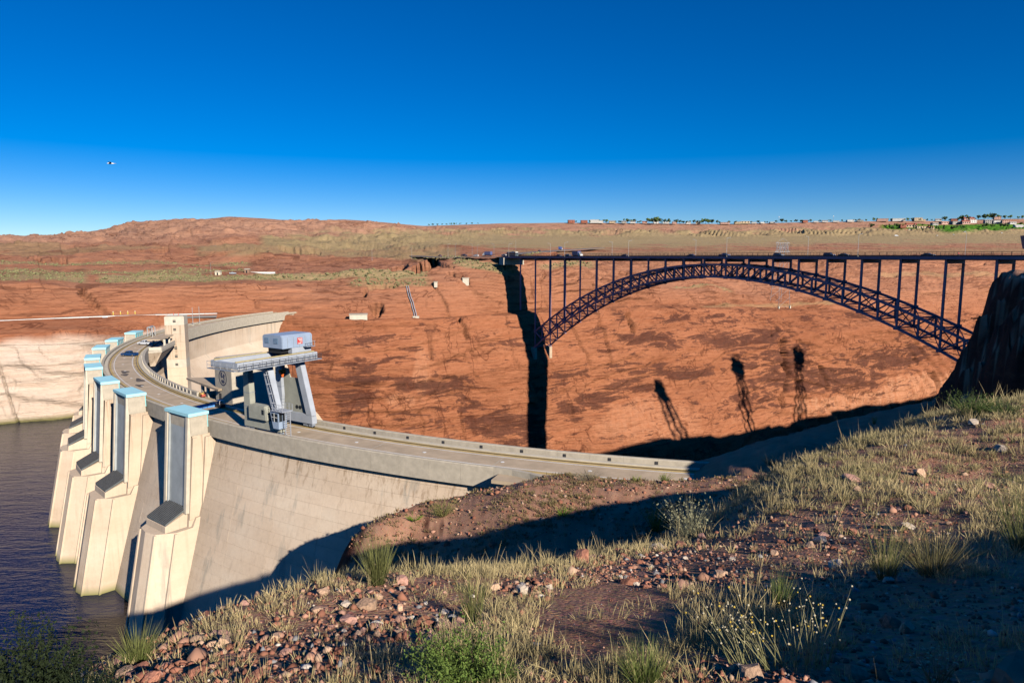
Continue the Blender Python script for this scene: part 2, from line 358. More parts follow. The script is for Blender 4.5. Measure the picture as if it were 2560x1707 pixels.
varn = np.clip(.85*varn+.24*warp+.14*blot+.22+.12*sstep(1450, 1650, PX)*(1-sstep(-70, -58, z_))-.12*sstep(-62, -45, z_)-.1*(1-sstep(-150, -120, z_)), 0, 1)*(RID < 4.2)*sstep(720, 820, PX)
pale = sstep(.3, .6, (1-sstep(.4, 1.3, np.hypot((PX-2180)/210, (PY-(985-.18*(PX-2180)))/38)))+.35*fbm(along*.25, z_*.03, 0, 3, 150))*(1-sstep(.4,.6,varn))*(RID < 4)
for cx, cy, rx, ry in ((1052,930,22,75),(1000,1000,40,22),(1620,1060,130,60)):
    pale = np.maximum(pale, .55*(1-sstep(.8, 1.1, np.hypot((PX-cx)/rx, (PY-cy)/ry)+.2*blot)))
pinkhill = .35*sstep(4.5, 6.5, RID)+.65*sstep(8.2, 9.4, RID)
m, nt, b = nodes('canyon_sandstone'); N = NB(nt); P = N.pos(); MATS['rock'] = m
lay = N.noise(N.scalev(P, (.02, .02, .55)), 1.0, 8, .68, 1.2)
cross = N.noise(N.scalev(P, (.05, .035, .9)), 1.0, 6, .7, 2.5)
fineN = N.noise(N.scalev(P, (.25, .25, .8)), 1.0, 8, .72)
c = N.ramp(lay, [(.25, (.32, .112, .052)), (.42, (.385, .142, .068)), (.55, (.43, .172, .088)), (.7, (.345, .124, .06))])
c = N.mix(.35, c, N.ramp(cross, [(.35, (.27, .09, .042)), (.5, (.42, .166, .082)), (.62, (.50, .235, .13))]))
c = N.mix(.55, c, N.ramp(fineN, [(.3, (.55, .5, .48)), (.5, (1, 1, 1)), (.75, (1.0, 1.0, 1.0))]), 'MULTIPLY')
tone = N.ramp(N.noise(N.scalev(P, (.006, .006, .02)), 1.0, 6, .6, .7), [(.32, (.72, .66, .62)), (.5, (1, .98, .96)), (.68, (1.0, 1.0, 1.0))]); c = N.mix(.8, c, tone, 'MULTIPLY')
at = N.attr('zone'); zs = N.add('ShaderNodeSeparateColor'); nt.links.new(at.outputs['Color'], zs.inputs[0])
at2 = N.attr('zone2'); zs2 = N.add('ShaderNodeSeparateColor'); nt.links.new(at2.outputs['Color'], zs2.inputs[0])
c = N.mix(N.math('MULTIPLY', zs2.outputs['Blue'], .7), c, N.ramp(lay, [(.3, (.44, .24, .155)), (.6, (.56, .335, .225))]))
c = N.mix(N.math('MULTIPLY', zs2.outputs['Green'], .75), c, N.ramp(N.noise(N.scalev(P, (.3, .3, .02)), 1, 6, .7), [(.3, (.46, .17, .075)), (.7, (.62, .32, .19))]))
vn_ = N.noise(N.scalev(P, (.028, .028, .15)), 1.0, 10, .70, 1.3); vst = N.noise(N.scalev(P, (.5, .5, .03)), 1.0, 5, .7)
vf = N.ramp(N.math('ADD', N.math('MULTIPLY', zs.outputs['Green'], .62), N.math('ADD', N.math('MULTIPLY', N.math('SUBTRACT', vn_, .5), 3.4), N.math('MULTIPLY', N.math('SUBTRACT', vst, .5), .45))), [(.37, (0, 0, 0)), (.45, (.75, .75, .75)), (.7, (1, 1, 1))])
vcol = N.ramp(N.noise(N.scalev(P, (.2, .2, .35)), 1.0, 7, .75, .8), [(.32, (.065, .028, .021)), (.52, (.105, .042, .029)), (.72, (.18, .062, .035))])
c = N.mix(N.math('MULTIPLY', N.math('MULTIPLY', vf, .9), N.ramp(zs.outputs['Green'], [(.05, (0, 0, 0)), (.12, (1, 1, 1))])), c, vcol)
def line(sc, det, dist, wd, gate):
    n_ = N.noise(N.scalev(P, sc), 1.0, det, .55, dist); a_ = N.math('ABSOLUTE', N.math('SUBTRACT', n_, .5))
    l_ = N.ramp(a_, [(0, (1, 1, 1)), (wd, (0, 0, 0))]); g_ = N.ramp(N.noise(N.scalev(P, gate), 1.0, 3, .5), [(.50, (0, 0, 0)), (.58, (1, 1, 1))]); return N.math('MULTIPLY', l_, g_)
ln = N.math('ADD', line((.012, .012, .16), 4, 1.6, .020, (.02, .02, .06)), N.math('ADD', line((.05, .05, .02), 4, .8, .016, (.03, .03, .03)), line((.02, .02, .35), 3, 2.0, .03, (.015, .015, .05))), True)
c = N.mix(N.math('MULTIPLY', N.math('MULTIPLY', ln, .75), N.math('SUBTRACT', 1.0, zs.outputs['Red'])), c, (.10, .03, .016))
wcol = N.ramp(N.noise(N.scalev(P, (.04, .04, .35)), 1.0, 8, .65, .6), [(.25, (.60, .43, .31)), (.45, (.72, .56, .44)), (.7, (.76, .63, .52))])
c = N.mix(N.math('MULTIPLY', zs.outputs['Red'], .93), c, wcol)
c = N.mix(N.math('MULTIPLY', N.attr('ledge').outputs['Fac'], .72), c, N.ramp(fineN, [(.3, (.10, .038, .022)), (.7, (.22, .085, .045))]))  # mixes the painted ledge shade over the rock as dark brown
shrub = N.ramp(N.noise(P, .42, 5, .8), [(.40, (.42, .30, .165)), (.55, (.36, .29, .14)), (.68, (.29, .245, .11)), (.80, (.18, .16, .07))])
c = N.mix(N.math('MULTIPLY', zs.outputs['Blue'], .85), c, shrub)
c = N.mix(zs2.outputs['Red'], c, N.ramp(N.noise(P, .05, 5), [(.35, (.06, .17, .015)), (.6, (.10, .24, .02))]))
algae = N.ramp(N.math('DIVIDE', N.math('SUBTRACT', N.add('ShaderNodeSeparateXYZ', Vector=P).outputs['Z'], WATER), 3.0), [(.0, (1, 1, 1)), (.3, (.8, .8, .8)), (1, (0, 0, 0))])
c = N.mix(N.math('MULTIPLY', zs.outputs['Red'], algae), c, (.22, .20, .07))
nt.links.new(c, b.inputs['Base Color']); b.inputs['Roughness'].default_value = .92; b.inputs['Specular IOR Level'].default_value = .12
hgt_ = N.math('ADD', N.math('MULTIPLY', fineN, .8), N.math('MULTIPLY', lay, .9)); nt.links.new(N.bump(hgt_, 1.0, 1.5), b.inputs['Normal'])
c_ledge_shade = ledge.reshape(-1)*(1-white.reshape(-1)); zone = np.stack([white, varn, veg], -1).reshape(-1, 3); zone2 = np.stack([golf, pale, pinkhill*(1-golf)], -1).reshape(-1, 3)
F_ = grid_faces(NR, NC); half = None
cut = int(np.searchsorted(rid, 6.0)); cut2 = int(np.searchsorted(rid, 9.0))
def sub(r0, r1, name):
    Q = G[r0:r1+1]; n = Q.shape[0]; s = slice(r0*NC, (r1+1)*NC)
    o = np_mesh(name, Q.reshape(-1, 3), grid_faces(n, NC), m, {'zone': zone[s], 'zone2': zone2[s], 'ledge': c_ledge_shade[s]}, smooth=True); return tag(o, kind='structure')
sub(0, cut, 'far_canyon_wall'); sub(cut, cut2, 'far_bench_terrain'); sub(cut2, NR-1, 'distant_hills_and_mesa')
GFAR, PXF, PYF = G, PX, PY
def far_at(x, y):                                    # terrain point of the far side seen at a photo pixel
    j = int(np.argmin(np.abs(px-x))); col = PYF[:, j]; k = int(np.argmin(np.abs(col[cut//2:]-y)))+cut//2
    return GFAR[k, j]
# ------------------------------------------------------------------ water
m, nt, b = nodes('reservoir_water'); N = NB(nt); P = N.pos(); MATS['water'] = m
b.inputs['Base Color'].default_value = (.012, .03, .05, 1); b.inputs['Roughness'].default_value = .04; b.inputs['IOR'].default_value = 1.33
wv = N.noise(N.scalev(P, (.10, .34, 1)), 1.0, 5, .6, .4); wv2 = N.noise(N.scalev(P, (.5, 1.1, 1)), 1.0, 4, .6)
nt.links.new(N.bump(N.math('ADD', wv, N.math('MULTIPLY', wv2, .35)), .40, 1.0), b.inputs['Normal'])
c = N.mix(N.ramp(N.noise(P, .02, 4), [(.4, (0, 0, 0)), (.7, (1, 1, 1))]), (.004, .012, .05), (.008, .014, .045)); nt.links.new(c, b.inputs['Base Color'])
_arc = [(DC[0]+256*math.cos(math.radians(t)), DC[1]+256*math.sin(math.radians(t)), WATER) for t in range(262, 157, -4)]
o = MB().add([(-1600, 520, WATER), (-1600, -300, WATER), (60, -300, WATER)]+_arc, [tuple(range(3+len(_arc)))]).build('reservoir_water', m); tag(o, kind='structure')
mk('river', (.02, .05, .045), .1); o = MB().add([(-150, 0, -212), (1800, 0, -212), (1800, 1500, -212), (-150, 1500, -212)], [(0, 1, 2, 3)]).build('river', MATS['river']); tag(o, kind='structure')
# ------------------------------------------------------------------ near hillside (height from surveyed points, thin plate spline)
ctl = [(0,0,-1.8),(0,-12,.6),(10,-12,1),(30,-20,2),(-12,-6,-4.5),(-30,-20,-9),(0,-60,6),(60,-60,5),(-60,-60,-12),(120,-60,4),(-120,-30,-45)]
def cp(x, y, Y): ctl.append(tuple(atY(x, y, Y)))
for x, y, Y in ((1280,1707,5.0),(800,1707,5.2),(300,1707,5.8),(1900,1707,4.9),(2560,1707,4.7),(3000,1500,6.8),(3000,1300,11.5),
        (480,1545,8.2),(620,1510,9.2),(780,1452,10.6),(990,1430,11.8),(1200,1424,13),(1480,1394,15),(1600,1372,16.5),(1714,1350,18.5),(1790,1290,21),(1862,1225,24),(1930,1190,25.5),(2066,1152,28),(2216,1108,32),(2338,1082,36),(2440,1062,41),(2560,1042,47),(2800,1010,52),
        (1280,1570,7.5),(1700,1550,7.6),(2000,1460,9.4),(1600,1450,11.2),(2300,1350,12.8),(2400,1200,21),(2100,1250,17.5),(900,1580,7.4),
        (1320,1201,103),(1180,1236,99),(1060,1260,96),(960,1284,95),(905,1315,94),(870,1350,94),(1100,1352,86),(1000,1380,88),(1300,1322,82),(1500,1188,106),(1500,1282,84),(1700,1174,111),(1640,1214,95),
        (1800,1160,106),(1850,1152,104),(1900,1144,103),(1990,1114,103),(2100,1100,107),(2180,1106,104),(2300,1048,116),(2390,1044,117),(2200,1081,112)):
    cp(x, y, Y)
def ub(x, lst):                                      # points on the sight line of column x given as (Y, z)
    for Y, z in lst: ctl.append(((x-1280)/FPX*(Y*CP-z*SP), Y, z))
ub(200, [(6,-4.2),(12,-9.5),(25,-20),(60,-46),(100,-78),(130,-100)]); ub(480, [(12,-7.6),(20,-13.5),(40,-27),(70,-47),(92,-66),(115,-88)]); ub(-300, [(6,-5),(20,-16),(60,-50),(110,-90)])
ub(700, [(14,-8.2),(30,-18.5),(60,-36),(80,-46),(94,-60),(108,-80)]); ub(820, [(92,-46),(100,-60),(112,-80)])
ub(1000, [(16,-8.6),(30,-18),(50,-31),(66,-39.5),(76,-39.8)]); ub(1280, [(20,-10),(32,-18),(50,-30),(66,-38)]); ub(1600, [(25,-12.5),(40,-21),(60,-31),(75,-35)])
ub(1900, [(33,-14),(50,-22),(70,-28),(85,-30.5)]); ub(2150, [(42,-17),(60,-23),(80,-28),(95,-30)]); ub(2350, [(55,-19),(75,-25),(88,-26)])
ctl += [(100,100,-26),(100,72,-20),(85,50,-13),(150,120,-26),(90,130,-28),(200,150,-25),(300,200,-25),(420,300,-25),(40,10,-3.4),(70,20,-5),(25,8,-4.0),(45,30,-8.5),(33,36,-10.4),(38,28,-8.0),(52,44,-8),(60,62,-13.5),(66,80,-20)]
CT = np.array(ctl)
def tps(r2): return .5*r2*np.log(r2+1e-9)
KX = CT[:, :2]; K = tps(((KX[:, None]-KX[None])**2).sum(2))+np.eye(len(KX))*0.8
A_ = np.zeros((len(KX)+3,)*2); A_[:-3, :-3] = K; A_[:-3, -3:] = np.c_[np.ones(len(KX)), KX]; A_[-3:, :-3] = A_[:-3, -3:].T
WT = np.linalg.solve(A_, np.concatenate([CT[:, 2], np.zeros(3)]))
def base_h(X, Y):
    X, Y = np.asarray(X, float), np.asarray(Y, float); sh = np.broadcast(X, Y).shape
    X, Y = np.broadcast_to(X, sh).ravel(), np.broadcast_to(Y, sh).ravel(); out = np.empty(len(X))
    for s in range(0, len(X), 20000):
        q = slice(s, s+20000)
        out[q] = tps((X[q, None]-KX[:, 0])**2+(Y[q, None]-KX[:, 1])**2)@WT[:-3]+WT[-3]+WT[-2]*X[q]+WT[-1]*Y[q]
    return out.reshape(sh)
def terrace1(d): q = d/2.6; return (np.clip((q-np.floor(q))*3, 0, 1)-(q-np.floor(q)))
def hill_h(X, Y):
    X, Y = np.asarray(X, float), np.asarray(Y, float)
    z = base_h(X, Y); R = np.hypot(X, Y)
    xb = np.interp(Y, [-80, 20, 40, 60, 80, 100, 115, 130, 150, 170, 200], [98, 90, 76, 68, 68, 73.5, 81, 89.5, 104, 122, 152])         # the promontory that carries the visitor centre
    wb = 3.2*fbm(X*.09, Y*.09, 0, 4, 240, .6)+1.2*terrace1(X-xb)
    up_ = sstep(-9.0, 8.5, X-xb+wb); zp = -2.9-np.clip((X-200)*.035, 0, 11)+.5*fbm(X*.05, Y*.05, 0, 3, 250)
    z = z*(1-up_)+zp*up_; z = z+up_*(1-up_)*(7*fbm(X*.22, Y*.22, 0, 5, 251, .65)+5*terrace1(z+1.5*fbm(X*.1, Y*.1, 0, 2, 252)))
    k = sstep(2, 60, R)
    z = z+(.05+.9*k)*fbm(X*.11, Y*.11, 0, 4, 200)*.55+(.03+.25*k)*fbm(X*.7, Y*.7, 0, 3, 210)*.6+.018*fbm(X*4, Y*4, 0, 2, 220)
    perp = .5406*X-.8413*Y; rr = np.hypot(X-DC[0], Y-DC[1])
    wob = 5*fbm(X*.03, Y*.03, 0, 3, 230)+(sstep(120, 260, X))*10*fbm(X*.012, Y*.012, 0, 2, 231)
    gorge = sstep(84, 97, -perp+wob)*(1-sstep(241.5, 244.5, rr)*(X < 100))                           # the drop into the gorge below the dam
    z = z*(1-gorge)+(-215)*gorge
    under = (1-sstep(255.5, 258.5, rr))*sstep(240, 243.5, rr)*sstep(-36.6, -36.0, z)*(1-sstep(-30, -20, z))*(1-sstep(26, 34, X))
    return z-under*np.maximum(0, z+36.6)
ang = np.radians(np.concatenate([np.arange(-180, -60, 3.), np.arange(-60, -44, .6), np.arange(-44, 44, .15), np.arange(44, 70, .5), np.arange(70, 180.1, 3.)]))
rad = np.geomspace(.7, 1000, 330)
AA, RR = np.meshgrid(ang, rad); HX, HY = RR*np.sin(AA), RR*np.cos(AA); HZ = hill_h(HX, HY)
_gy, _gx = np.gradient(HZ); _st = np.hypot(np.gradient(HZ, axis=0)/np.gradient(RR, axis=0), np.gradient(HZ, axis=1)/(RR*np.gradient(AA, axis=1)+1e-6))
CLIFF = sstep(.75, 1.15, _st+.25*fbm(HX*.2, HY*.2, 0, 3, 260))*sstep(45, 70, np.hypot(HX, HY))
m, nt, b = nodes('hillside_soil'); N = NB(nt); P = N.pos(); MATS['soil'] = m
n1 = N.noise(P, .35, 6, .65); n2 = N.noise(P, 9.0, 6, .75); n3 = N.add('ShaderNodeTexVoronoi', Scale=16.0); nt.links.new(P, n3.inputs['Vector'])
c = N.ramp(n1, [(.3, (.38, .19, .115)), (.5, (.46, .245, .155)), (.7, (.52, .295, .195))])
c = N.mix(.6, c, N.ramp(n2, [(.3, (.55, .5, .48)), (.55, (1, 1, 1)), (.8, (1.0, 1.0, 1.0))]), 'MULTIPLY')
c = N.mix(.15, c, n3.outputs['Color'], 'OVERLAY')
vr = N.ramp(N.noise(N.scalev(P, (.25, .25, .6)), 1.0, 8, .7, .8), [(.3, (.045, .018, .013)), (.55, (.085, .032, .021)), (.75, (.20, .075, .04))]); c = N.mix(N.attr('cliff').outputs['Fac'], c, vr)
nt.links.new(c, b.inputs['Base Color']); b.inputs['Roughness'].default_value = .95; b.inputs['Specular IOR Level'].default_value = .1
nt.links.new(N.bump(N.math('ADD', n2, N.math('MULTIPLY', n3.outputs['Distance'], -.7)), .8, .06), b.inputs['Normal'])
o = np_mesh('hillside_ground', np.stack([HX, HY, HZ], -1).reshape(-1, 3), grid_faces(len(rad), len(ang)), m, {'cliff': CLIFF.reshape(-1)}, smooth=True); tag(o, kind='structure')
# ------------------------------------------------------------------ the dam
def pol(r, th, z): t = math.radians(th); return (DC[0]+r*math.cos(t), DC[1]+r*math.sin(t), z)
def rf(z): return 253.2+.28*(-37.4-z)
m, nt, b = nodes('dam_concrete'); N = NB(nt); P = N.pos(); MATS['conc'] = m
zz = N.add('ShaderNodeSeparateXYZ', Vector=P).outputs['Z']
blot = N.noise(N.scalev(P, (.05, .05, .10)), 1, 6, .6); strk = N.noise(N.scalev(P, (1.1, 1.1, .035)), 1, 5, .7); grain = N.noise(P, 1.6, 6, .7)
c = N.ramp(blot, [(.3, (.63, .48, .345)), (.5, (.72, .565, .42)), (.7, (.77, .635, .49))])
upper = N.ramp(N.math('DIVIDE', N.math('SUBTRACT', zz, -47.0), 10.0), [(0, (0, 0, 0)), (.55, (.55, .55, .55)), (1, (1, 1, 1))])
c = N.mix(N.math('MULTIPLY', upper, .55), c, N.ramp(blot, [(.3, (.48, .365, .26)), (.7, (.59, .465, .34))]))
st = N.math('MULTIPLY', N.ramp(strk, [(.52, (0, 0, 0)), (.68, (1, 1, 1))]), N.math('ADD', N.math('MULTIPLY', upper, .75), .16))
c = N.mix(st, c, (.25, .155, .085))
st3 = N.math('MULTIPLY', N.ramp(N.noise(N.scalev(P, (.8, .8, .05)), 1, 6, .75), [(.62, (0, 0, 0)), (.74, (1, 1, 1))]), .5)
c = N.mix(st3, c, (.36, .25, .16))
st2 = N.ramp(N.noise(N.scalev(P, (.22, .22, .012)), 1, 5, .6), [(.60, (0, 0, 0)), (.68, (.5, .5, .5)), (.72, (0, 0, 0))])
c = N.mix(st2, c, (.30, .29, .25))
oi = N.add('ShaderNodeObjectInfo').outputs['Random']; v = N.math('ADD', N.math('MULTIPLY', oi, .07), .95)
c = N.mix(1.0, c, N.add('ShaderNodeCombineColor', Red=v, Green=v, Blue=v).outputs[0], 'MULTIPLY')
c = N.mix(.22, c, N.ramp(grain, [(.3, (.6, .6, .6)), (.7, (1, 1, 1))]), 'MULTIPLY')
alg0 = N.ramp(N.math('DIVIDE', N.math('SUBTRACT', zz, WATER), 2.2), [(0, (1, 1, 1)), (1, (0, 0, 0))])
c_plain = c; c = N.mix(alg0, c, (.25, .235, .09))
nt.links.new(c, b.inputs['Base Color']); b.inputs['Roughness'].default_value = .85; b.inputs['Specular IOR Level'].default_value = .2
nt.links.new(N.bump(grain, .35, .12), b.inputs['Normal'])
m2 = m.copy(); m2.name = 'dam_concrete_dry'; MATS['conc_dry'] = m2
for l_ in list(m2.node_tree.links):
    if l_.to_node.type == 'MIX' and l_.from_node.type == 'VALTORGB' and tuple(round(x, 3) for x in l_.to_node.inputs[7].default_value[:3]) == (.25, .235, .09): l_.to_node.inputs[0].default_value = 0; m2.node_tree.links.remove(l_)
mk('conc_grey', (.48, .42, .33), .85, .14, .8, bump=.05); mk('conc_road', (.50, .385, .265), .9, .2, .25); mk('conc_pale', (.60, .53, .42), .85, .12, .6)
mk('yellow_strip', (.50, .36, .14), .8, .2, .5); mk('white_paint', (.78, .76, .72), .7, .06); mk('steel_dark', (.06, .06, .065), .5, .2, metal=.3); mk('rail_steel', (.16, .12, .09), .5, .2, metal=.4)
mk('cyan_roof', (.42, .78, .86), .6, .06, .4); mk('cyan_panel', (.22, .62, .66), .55, .08); mk('gate_metal', (.44, .47, .475), .5, .16, .3, metal=.25); mk('hood_steel', (.13, .145, .15), .6, .25, .6)
mk('window_dark', (.02, .025, .03), .2, .1); mk('black', (.015, .015, .017), .5, .1)
dam = empty('concrete_dam', pol(248, 212, WATER), 0, 'huge pale concrete arch dam curving across the canyon beside the reservoir', 'dam')
DAMLOC = Vector(dam.location)
def dpart(mb, name, mat, **k):
    o = mb.build(name, mat, None, **k); o.parent = dam; o.matrix_parent_inverse = Matrix.Translation(-DAMLOC); return o
prof = [(252.8, -36.2), (253.08, -37.4), (266.3-.12, -84), (266.3-.12, -140), (130, -214), (130, -206), (243.6, -50), (243.6, -36.2)]
dpart(MB().sweep(prof, 157, 263, 212, DC), 'dam_body', MATS['conc_dry'])
dpart(MB().sweep([(243.0, -36.3), (254.0, -36.3), (254.0, ZR), (243.0, ZR)], 157, 263, 212, DC), 'crest_road', MATS['conc_road'])
# face blocks of the upstream side, course by course
dth = 12.2/256*57.2958; lift = 2.29
for i in range(15):
    t1 = 258-dth*i; t0 = t1-dth+.01; 
    for k in range(19):
        zt = -37.45-lift*k; zb = zt-lift+.035; jit = random.uniform(-.012, .012)
        pr = [(rf(zt)-.3, zt), (rf(zt)+jit, zt), (rf(zb)+jit, zb), (rf(zb)-.3, zb)]
        dpart(MB().sweep(pr, t0, t1, 4, DC), 'face_block', MATS['conc'])
# parapets in cast lengths
def parapet(r0, r1, z0, z1, a, b_, name, mat, n=1, gap=.03):
    st = 6.0/250*57.2958; k = int((b_-a)/st); s = (b_-a)/k
    for i in range(k):
        rr = r0
        dpart(MB().sweep([(r0, z0), (r1, z0), (r1, z1-.12), (r1-.1, z1), (r0+.1, z1), (r0, z1-.12)], a+s*i, a+s*(i+1)-gap/250*57.3, 3, DC), name, mat)
parapet(254.0, 254.8, -38.4, -34.75, 160, 249.6, 'parapet_panel', MATS['conc_grey'])
for i in range(4):                                  # the flared end by the near abutment
    a = 249.6+i*.75; r = 254.0+.28*i*i
    dpart(MB().add([pol(r, a, -38.4), pol(r+.8, a, -38.4), pol(254.8+.28*(i+1)**2, a+.75, -38.4), pol(254+.28*(i+1)**2, a+.75, -38.4), pol(r, a, -34.75), pol(r+.8, a, -34.75), pol(254.8+.28*(i+1)**2, a+.75, -34.75), pol(254+.28*(i+1)**2, a+.75, -34.75)],
        [(0,3,2,1),(4,5,6,7),(0,1,5,4),(1,2,6,5),(2,3,7,6),(3,0,4,7)]), 'parapet_panel', MATS['conc_grey'])
dpart(MB().sweep([(253.5, -36.29), (258.2, -36.29), (258.2, ZR-.01), (253.5, ZR-.01)], 249.8, 262, 20, DC), 'road_apron', MATS['conc_road'])
parapet(242.0, 242.8, -39.6, -34.55, 160, 195.5, 'parapet_panel', MATS['conc_grey']); parapet(242.0, 242.8, -39.6, -34.55, 202.5, 226.6, 'parapet_panel', MATS['conc_grey']); parapet(242.0, 242.8, -39.6, -34.55, 233.2, 262.5, 'parapet_panel', MATS['conc_grey'])
for r0, r1, mt, nm, hh in ((243.05, 244.0, 'conc_pale', 'kerb', .28), (244.05, 244.5, 'yellow_strip', 'crane_track', .10), (244.62, 244.74, 'rail_steel', 'rail', .14), (244.9, 245.25, 'yellow_strip', 'crane_track', .08), (245.75, 245.95, 'white_paint', 'edge_line', .012), (251.1, 251.3, 'white_paint', 'edge_line', .012), (252.0, 252.5, 'yellow_strip', 'crane_track', .08), (252.62, 252.74, 'rail_steel', 'rail', .14), (253.0, 253.95, 'conc_pale', 'kerb', .2)):
    dpart(MB().sweep([(r0, ZR-.05), (r1, ZR-.05), (r1, ZR+hh), (r0, ZR+hh)], 158, 250 if r0 > 252 else 262.5, 180, DC), nm, MATS[mt])
for t in np.arange(199, 259, 3.6):
    p = pol(248.6, t, ZR+.004); dpart(MB().tube(p, (p[0], p[1], ZR+.03), .36, n=12), 'road_marker', MATS['white_paint'])
for t in (205, 214, 226, 231, 243.4, 249.2): dpart(MB().sweep([(245.96, ZR), (251.09, ZR), (251.09, ZR+.006), (245.96, ZR+.006)], t, t+.04, 1, DC), 'road_joint', MATS['conc_grey'])
for i in range(13): 
    t = 240.2+i*1.9; p = pol(242.86, t, -35.2); dpart(MB().sweep([(242.81, -35.45), (242.90, -35.45), (242.90, -34.9), (242.81, -34.9)], t, t+.12, 1, DC), 'wall_lamp', MATS['steel_dark'])
# ribs along the inner parapet
for t in np.arange(207, 226.2, .62): dpart(MB().sweep([(242.8, -35.6), (243.02, -35.6), (243.02, -34.6), (242.8, -34.6)], t, t+.16, 1, DC), 'parapet_rib', MATS['conc_pale'])
# tyre stains on the road
mk('tyre_stain', (.12, .10, .085), .9, .4, 1.5)
for (r, t, a, bb) in ((248.8, 213.9, 1.2, .55), (247.2, 218.2, 1.5, .5), (249, 220.4, 1.0, .45), (249.3, 215.2, .9, .5)):
    q = MB(); n = 18; ps = []
    for i in range(n):
        w_ = 2*math.pi*i/n; k = 1+.25*math.sin(3*w_+t); ps.append(pol(r+2.0*bb*math.sin(w_)*k, t+.55*a*math.cos(w_)*k, ZR+.008))
    q.add(ps, [tuple(range(n))]); dpart(q, 'oil_stain', MATS['tyre_stain'])
# ------------------------------------------------------------------ eight intake towers on the water side
def intake(th, first, label):
    o = empty('intake_tower', pol(253, th, WATER), math.radians(th), label, 'intake tower', 'intake towers along the dam')
    Z = lambda z: z-WATER
    L = lambda z: .1*max(0, -37.4-z)
    def leanbox(x0, x1, y0, y1, z0, z1):
        return MB().hexa([(x0+L(z0), y0, Z(z0)), (x1+L(z0), y0, Z(z0)), (x1+L(z0), y1, Z(z0)), (x0+L(z0), y1, Z(z0))], [(x0+L(z1), y0, Z(z1)), (x1+L(z1), y0, Z(z1)), (x1+L(z1), y1, Z(z1)), (x0+L(z1), y1, Z(z1))])
    MB().box(2.2, 6.0, -4.9, 4.9, Z(-37.6), Z(-33.4)).build('head_house', MATS['conc_grey'], o, bevel=.06)
    MB().box(1.9, 6.4, -5.15, 5.15, Z(-33.4), Z(-32.7)).build('roof', MATS['cyan_roof'], o, bevel=.05)
    pnl = MB().box(2.02, 2.2, -4.8, 4.8, Z(-36.2), Z(-33.45)).build('louver_panel', MATS['cyan_panel'], o)
    for k in range(4): MB().box(1.94, 2.02, -4.5+2.4*k, -4.35+2.4*k, Z(-36.1), Z(-33.5)).build('mullion', MATS['conc_pale'], pnl)
    leanbox(-1, 5.6, -4.8, 4.8, -57, -37.6).build('shaft', MATS['conc'], o)
    for y0, y1 in ((4.8, 5.25), (-5.25, -4.8)): leanbox(-.5, 2.9, y0, y1, -56.5, -38.2).build('pilaster', MATS['conc'], o)
    leanbox(4.7, 5.6, 4.8, 5.1, -55.4, -38.0).build('pilaster', MATS['conc'], o)
    for y0 in (-4.8, 3.9): leanbox(5.6, 6.35, y0, y0+.9, -54.0, -33.5).build('gate_flange', MATS['conc_pale'], o)
    leanbox(5.6, 5.8, -3.85, 3.85, -54.2, -33.5).build('gate_panel', MATS['gate_metal'], o)
    for y0 in (-3.6, 3.35): leanbox(5.8, 6.2, y0, y0+.25, -54.1, -33.6).build('gate_guide', MATS['gate_metal'], o)
    xa, xb = 7.2, 12.0
    hd = MB().hexa([(xa, -4.0, Z(-53.2)), (xb, -4.0, Z(-55.6)), (xb, 4.0, Z(-55.6)), (xa, 4.0, Z(-53.2))], [(xa, -4.0, Z(-52.8)), (xb, -4.0, Z(-55.2)), (xb, 4.0, Z(-55.2)), (xa, 4.0, Z(-52.8))]).build('hood', MATS['hood_steel'], o)
    for k in range(12):
        y_ = -3.85+k*.7; MB().bar((xa, y_, Z(-52.75)), (xb-.03, y_, Z(-55.15)), .14, .24).build('rib', MATS['steel_dark'], hd)
    MB().hexa([(6, -4.1, Z(-58)), (xb+.3, -4.1, Z(-58)), (xb+.3, 4.1, Z(-58)), (6, 4.1, Z(-58))], [(6, -4.1, Z(-53.3)), (xb+.1, -4.1, Z(-55.7)), (xb+.1, 4.1, Z(-55.7)), (6, 4.1, Z(-53.3))]).build('hood_ledge', MATS['conc'], o)
    def ring(z, g=0):
        l = .2*(-56.5-z); return [(-1+l, -5.6-g, Z(z)), (10.6+l, -5.6-g, Z(z)), (13.6+l+g, -3.2, Z(z)), (14.2+l+g, 0, Z(z)), (13.6+l+g, 3.2, Z(z)), (10.6+l, 5.6+g, Z(z)), (-1+l, 5.6+g, Z(z))]
    MB().hexa(ring(-90), ring(-57)).build('rack_structure', MATS['conc'], o)
    MB().hexa([(-1, -5.6, Z(-57)), (7, -5.6, Z(-57)), (7, 5.6, Z(-57)), (-1, 5.6, Z(-57))], [(-1, -5.3, Z(-55.2)), (6, -5.3, Z(-55.2)), (6, 5.3, Z(-55.2)), (-1, 5.3, Z(-55.2))]).build('shoulder', MATS['conc'], o)
    for j in (1, 2, 4, 5):
        a_, b_ = ring(-90, .1)[j], ring(-57.2, .1)[j]; MB().bar(a_, b_, .5).build('corner_rib', MATS['conc'], o)
    return o
ithetas = [232.6, 225.6, 220.6, 214.1, 209.0, 202.8, 197.3, 191.2]
ordn = ['nearest concrete intake tower, its cyan roof in front of the gantry crane shadow', 'second intake tower from the camera, cyan roof beside the road bend', 'third intake tower from the camera, cyan roofed shaft on the dam',
        'fourth intake tower from the camera, its shaft partly hidden by the third', 'fifth intake tower from the camera, left of the blue pickup', 'sixth intake tower from the camera, cyan louvers facing the road', 'seventh intake tower from the camera, left of the white pickup', 'farthest intake tower, cyan louvered box left of the elevator tower']
first = None
for th, lb in zip(ithetas, ordn):
    if first is None: first = intake(th, True, lb)
    else:
        c_ = copy_tree(first); c_.location = pol(253, th, WATER); c_.rotation_euler = (0, 0, math.radians(th)); c_['label'] = lb
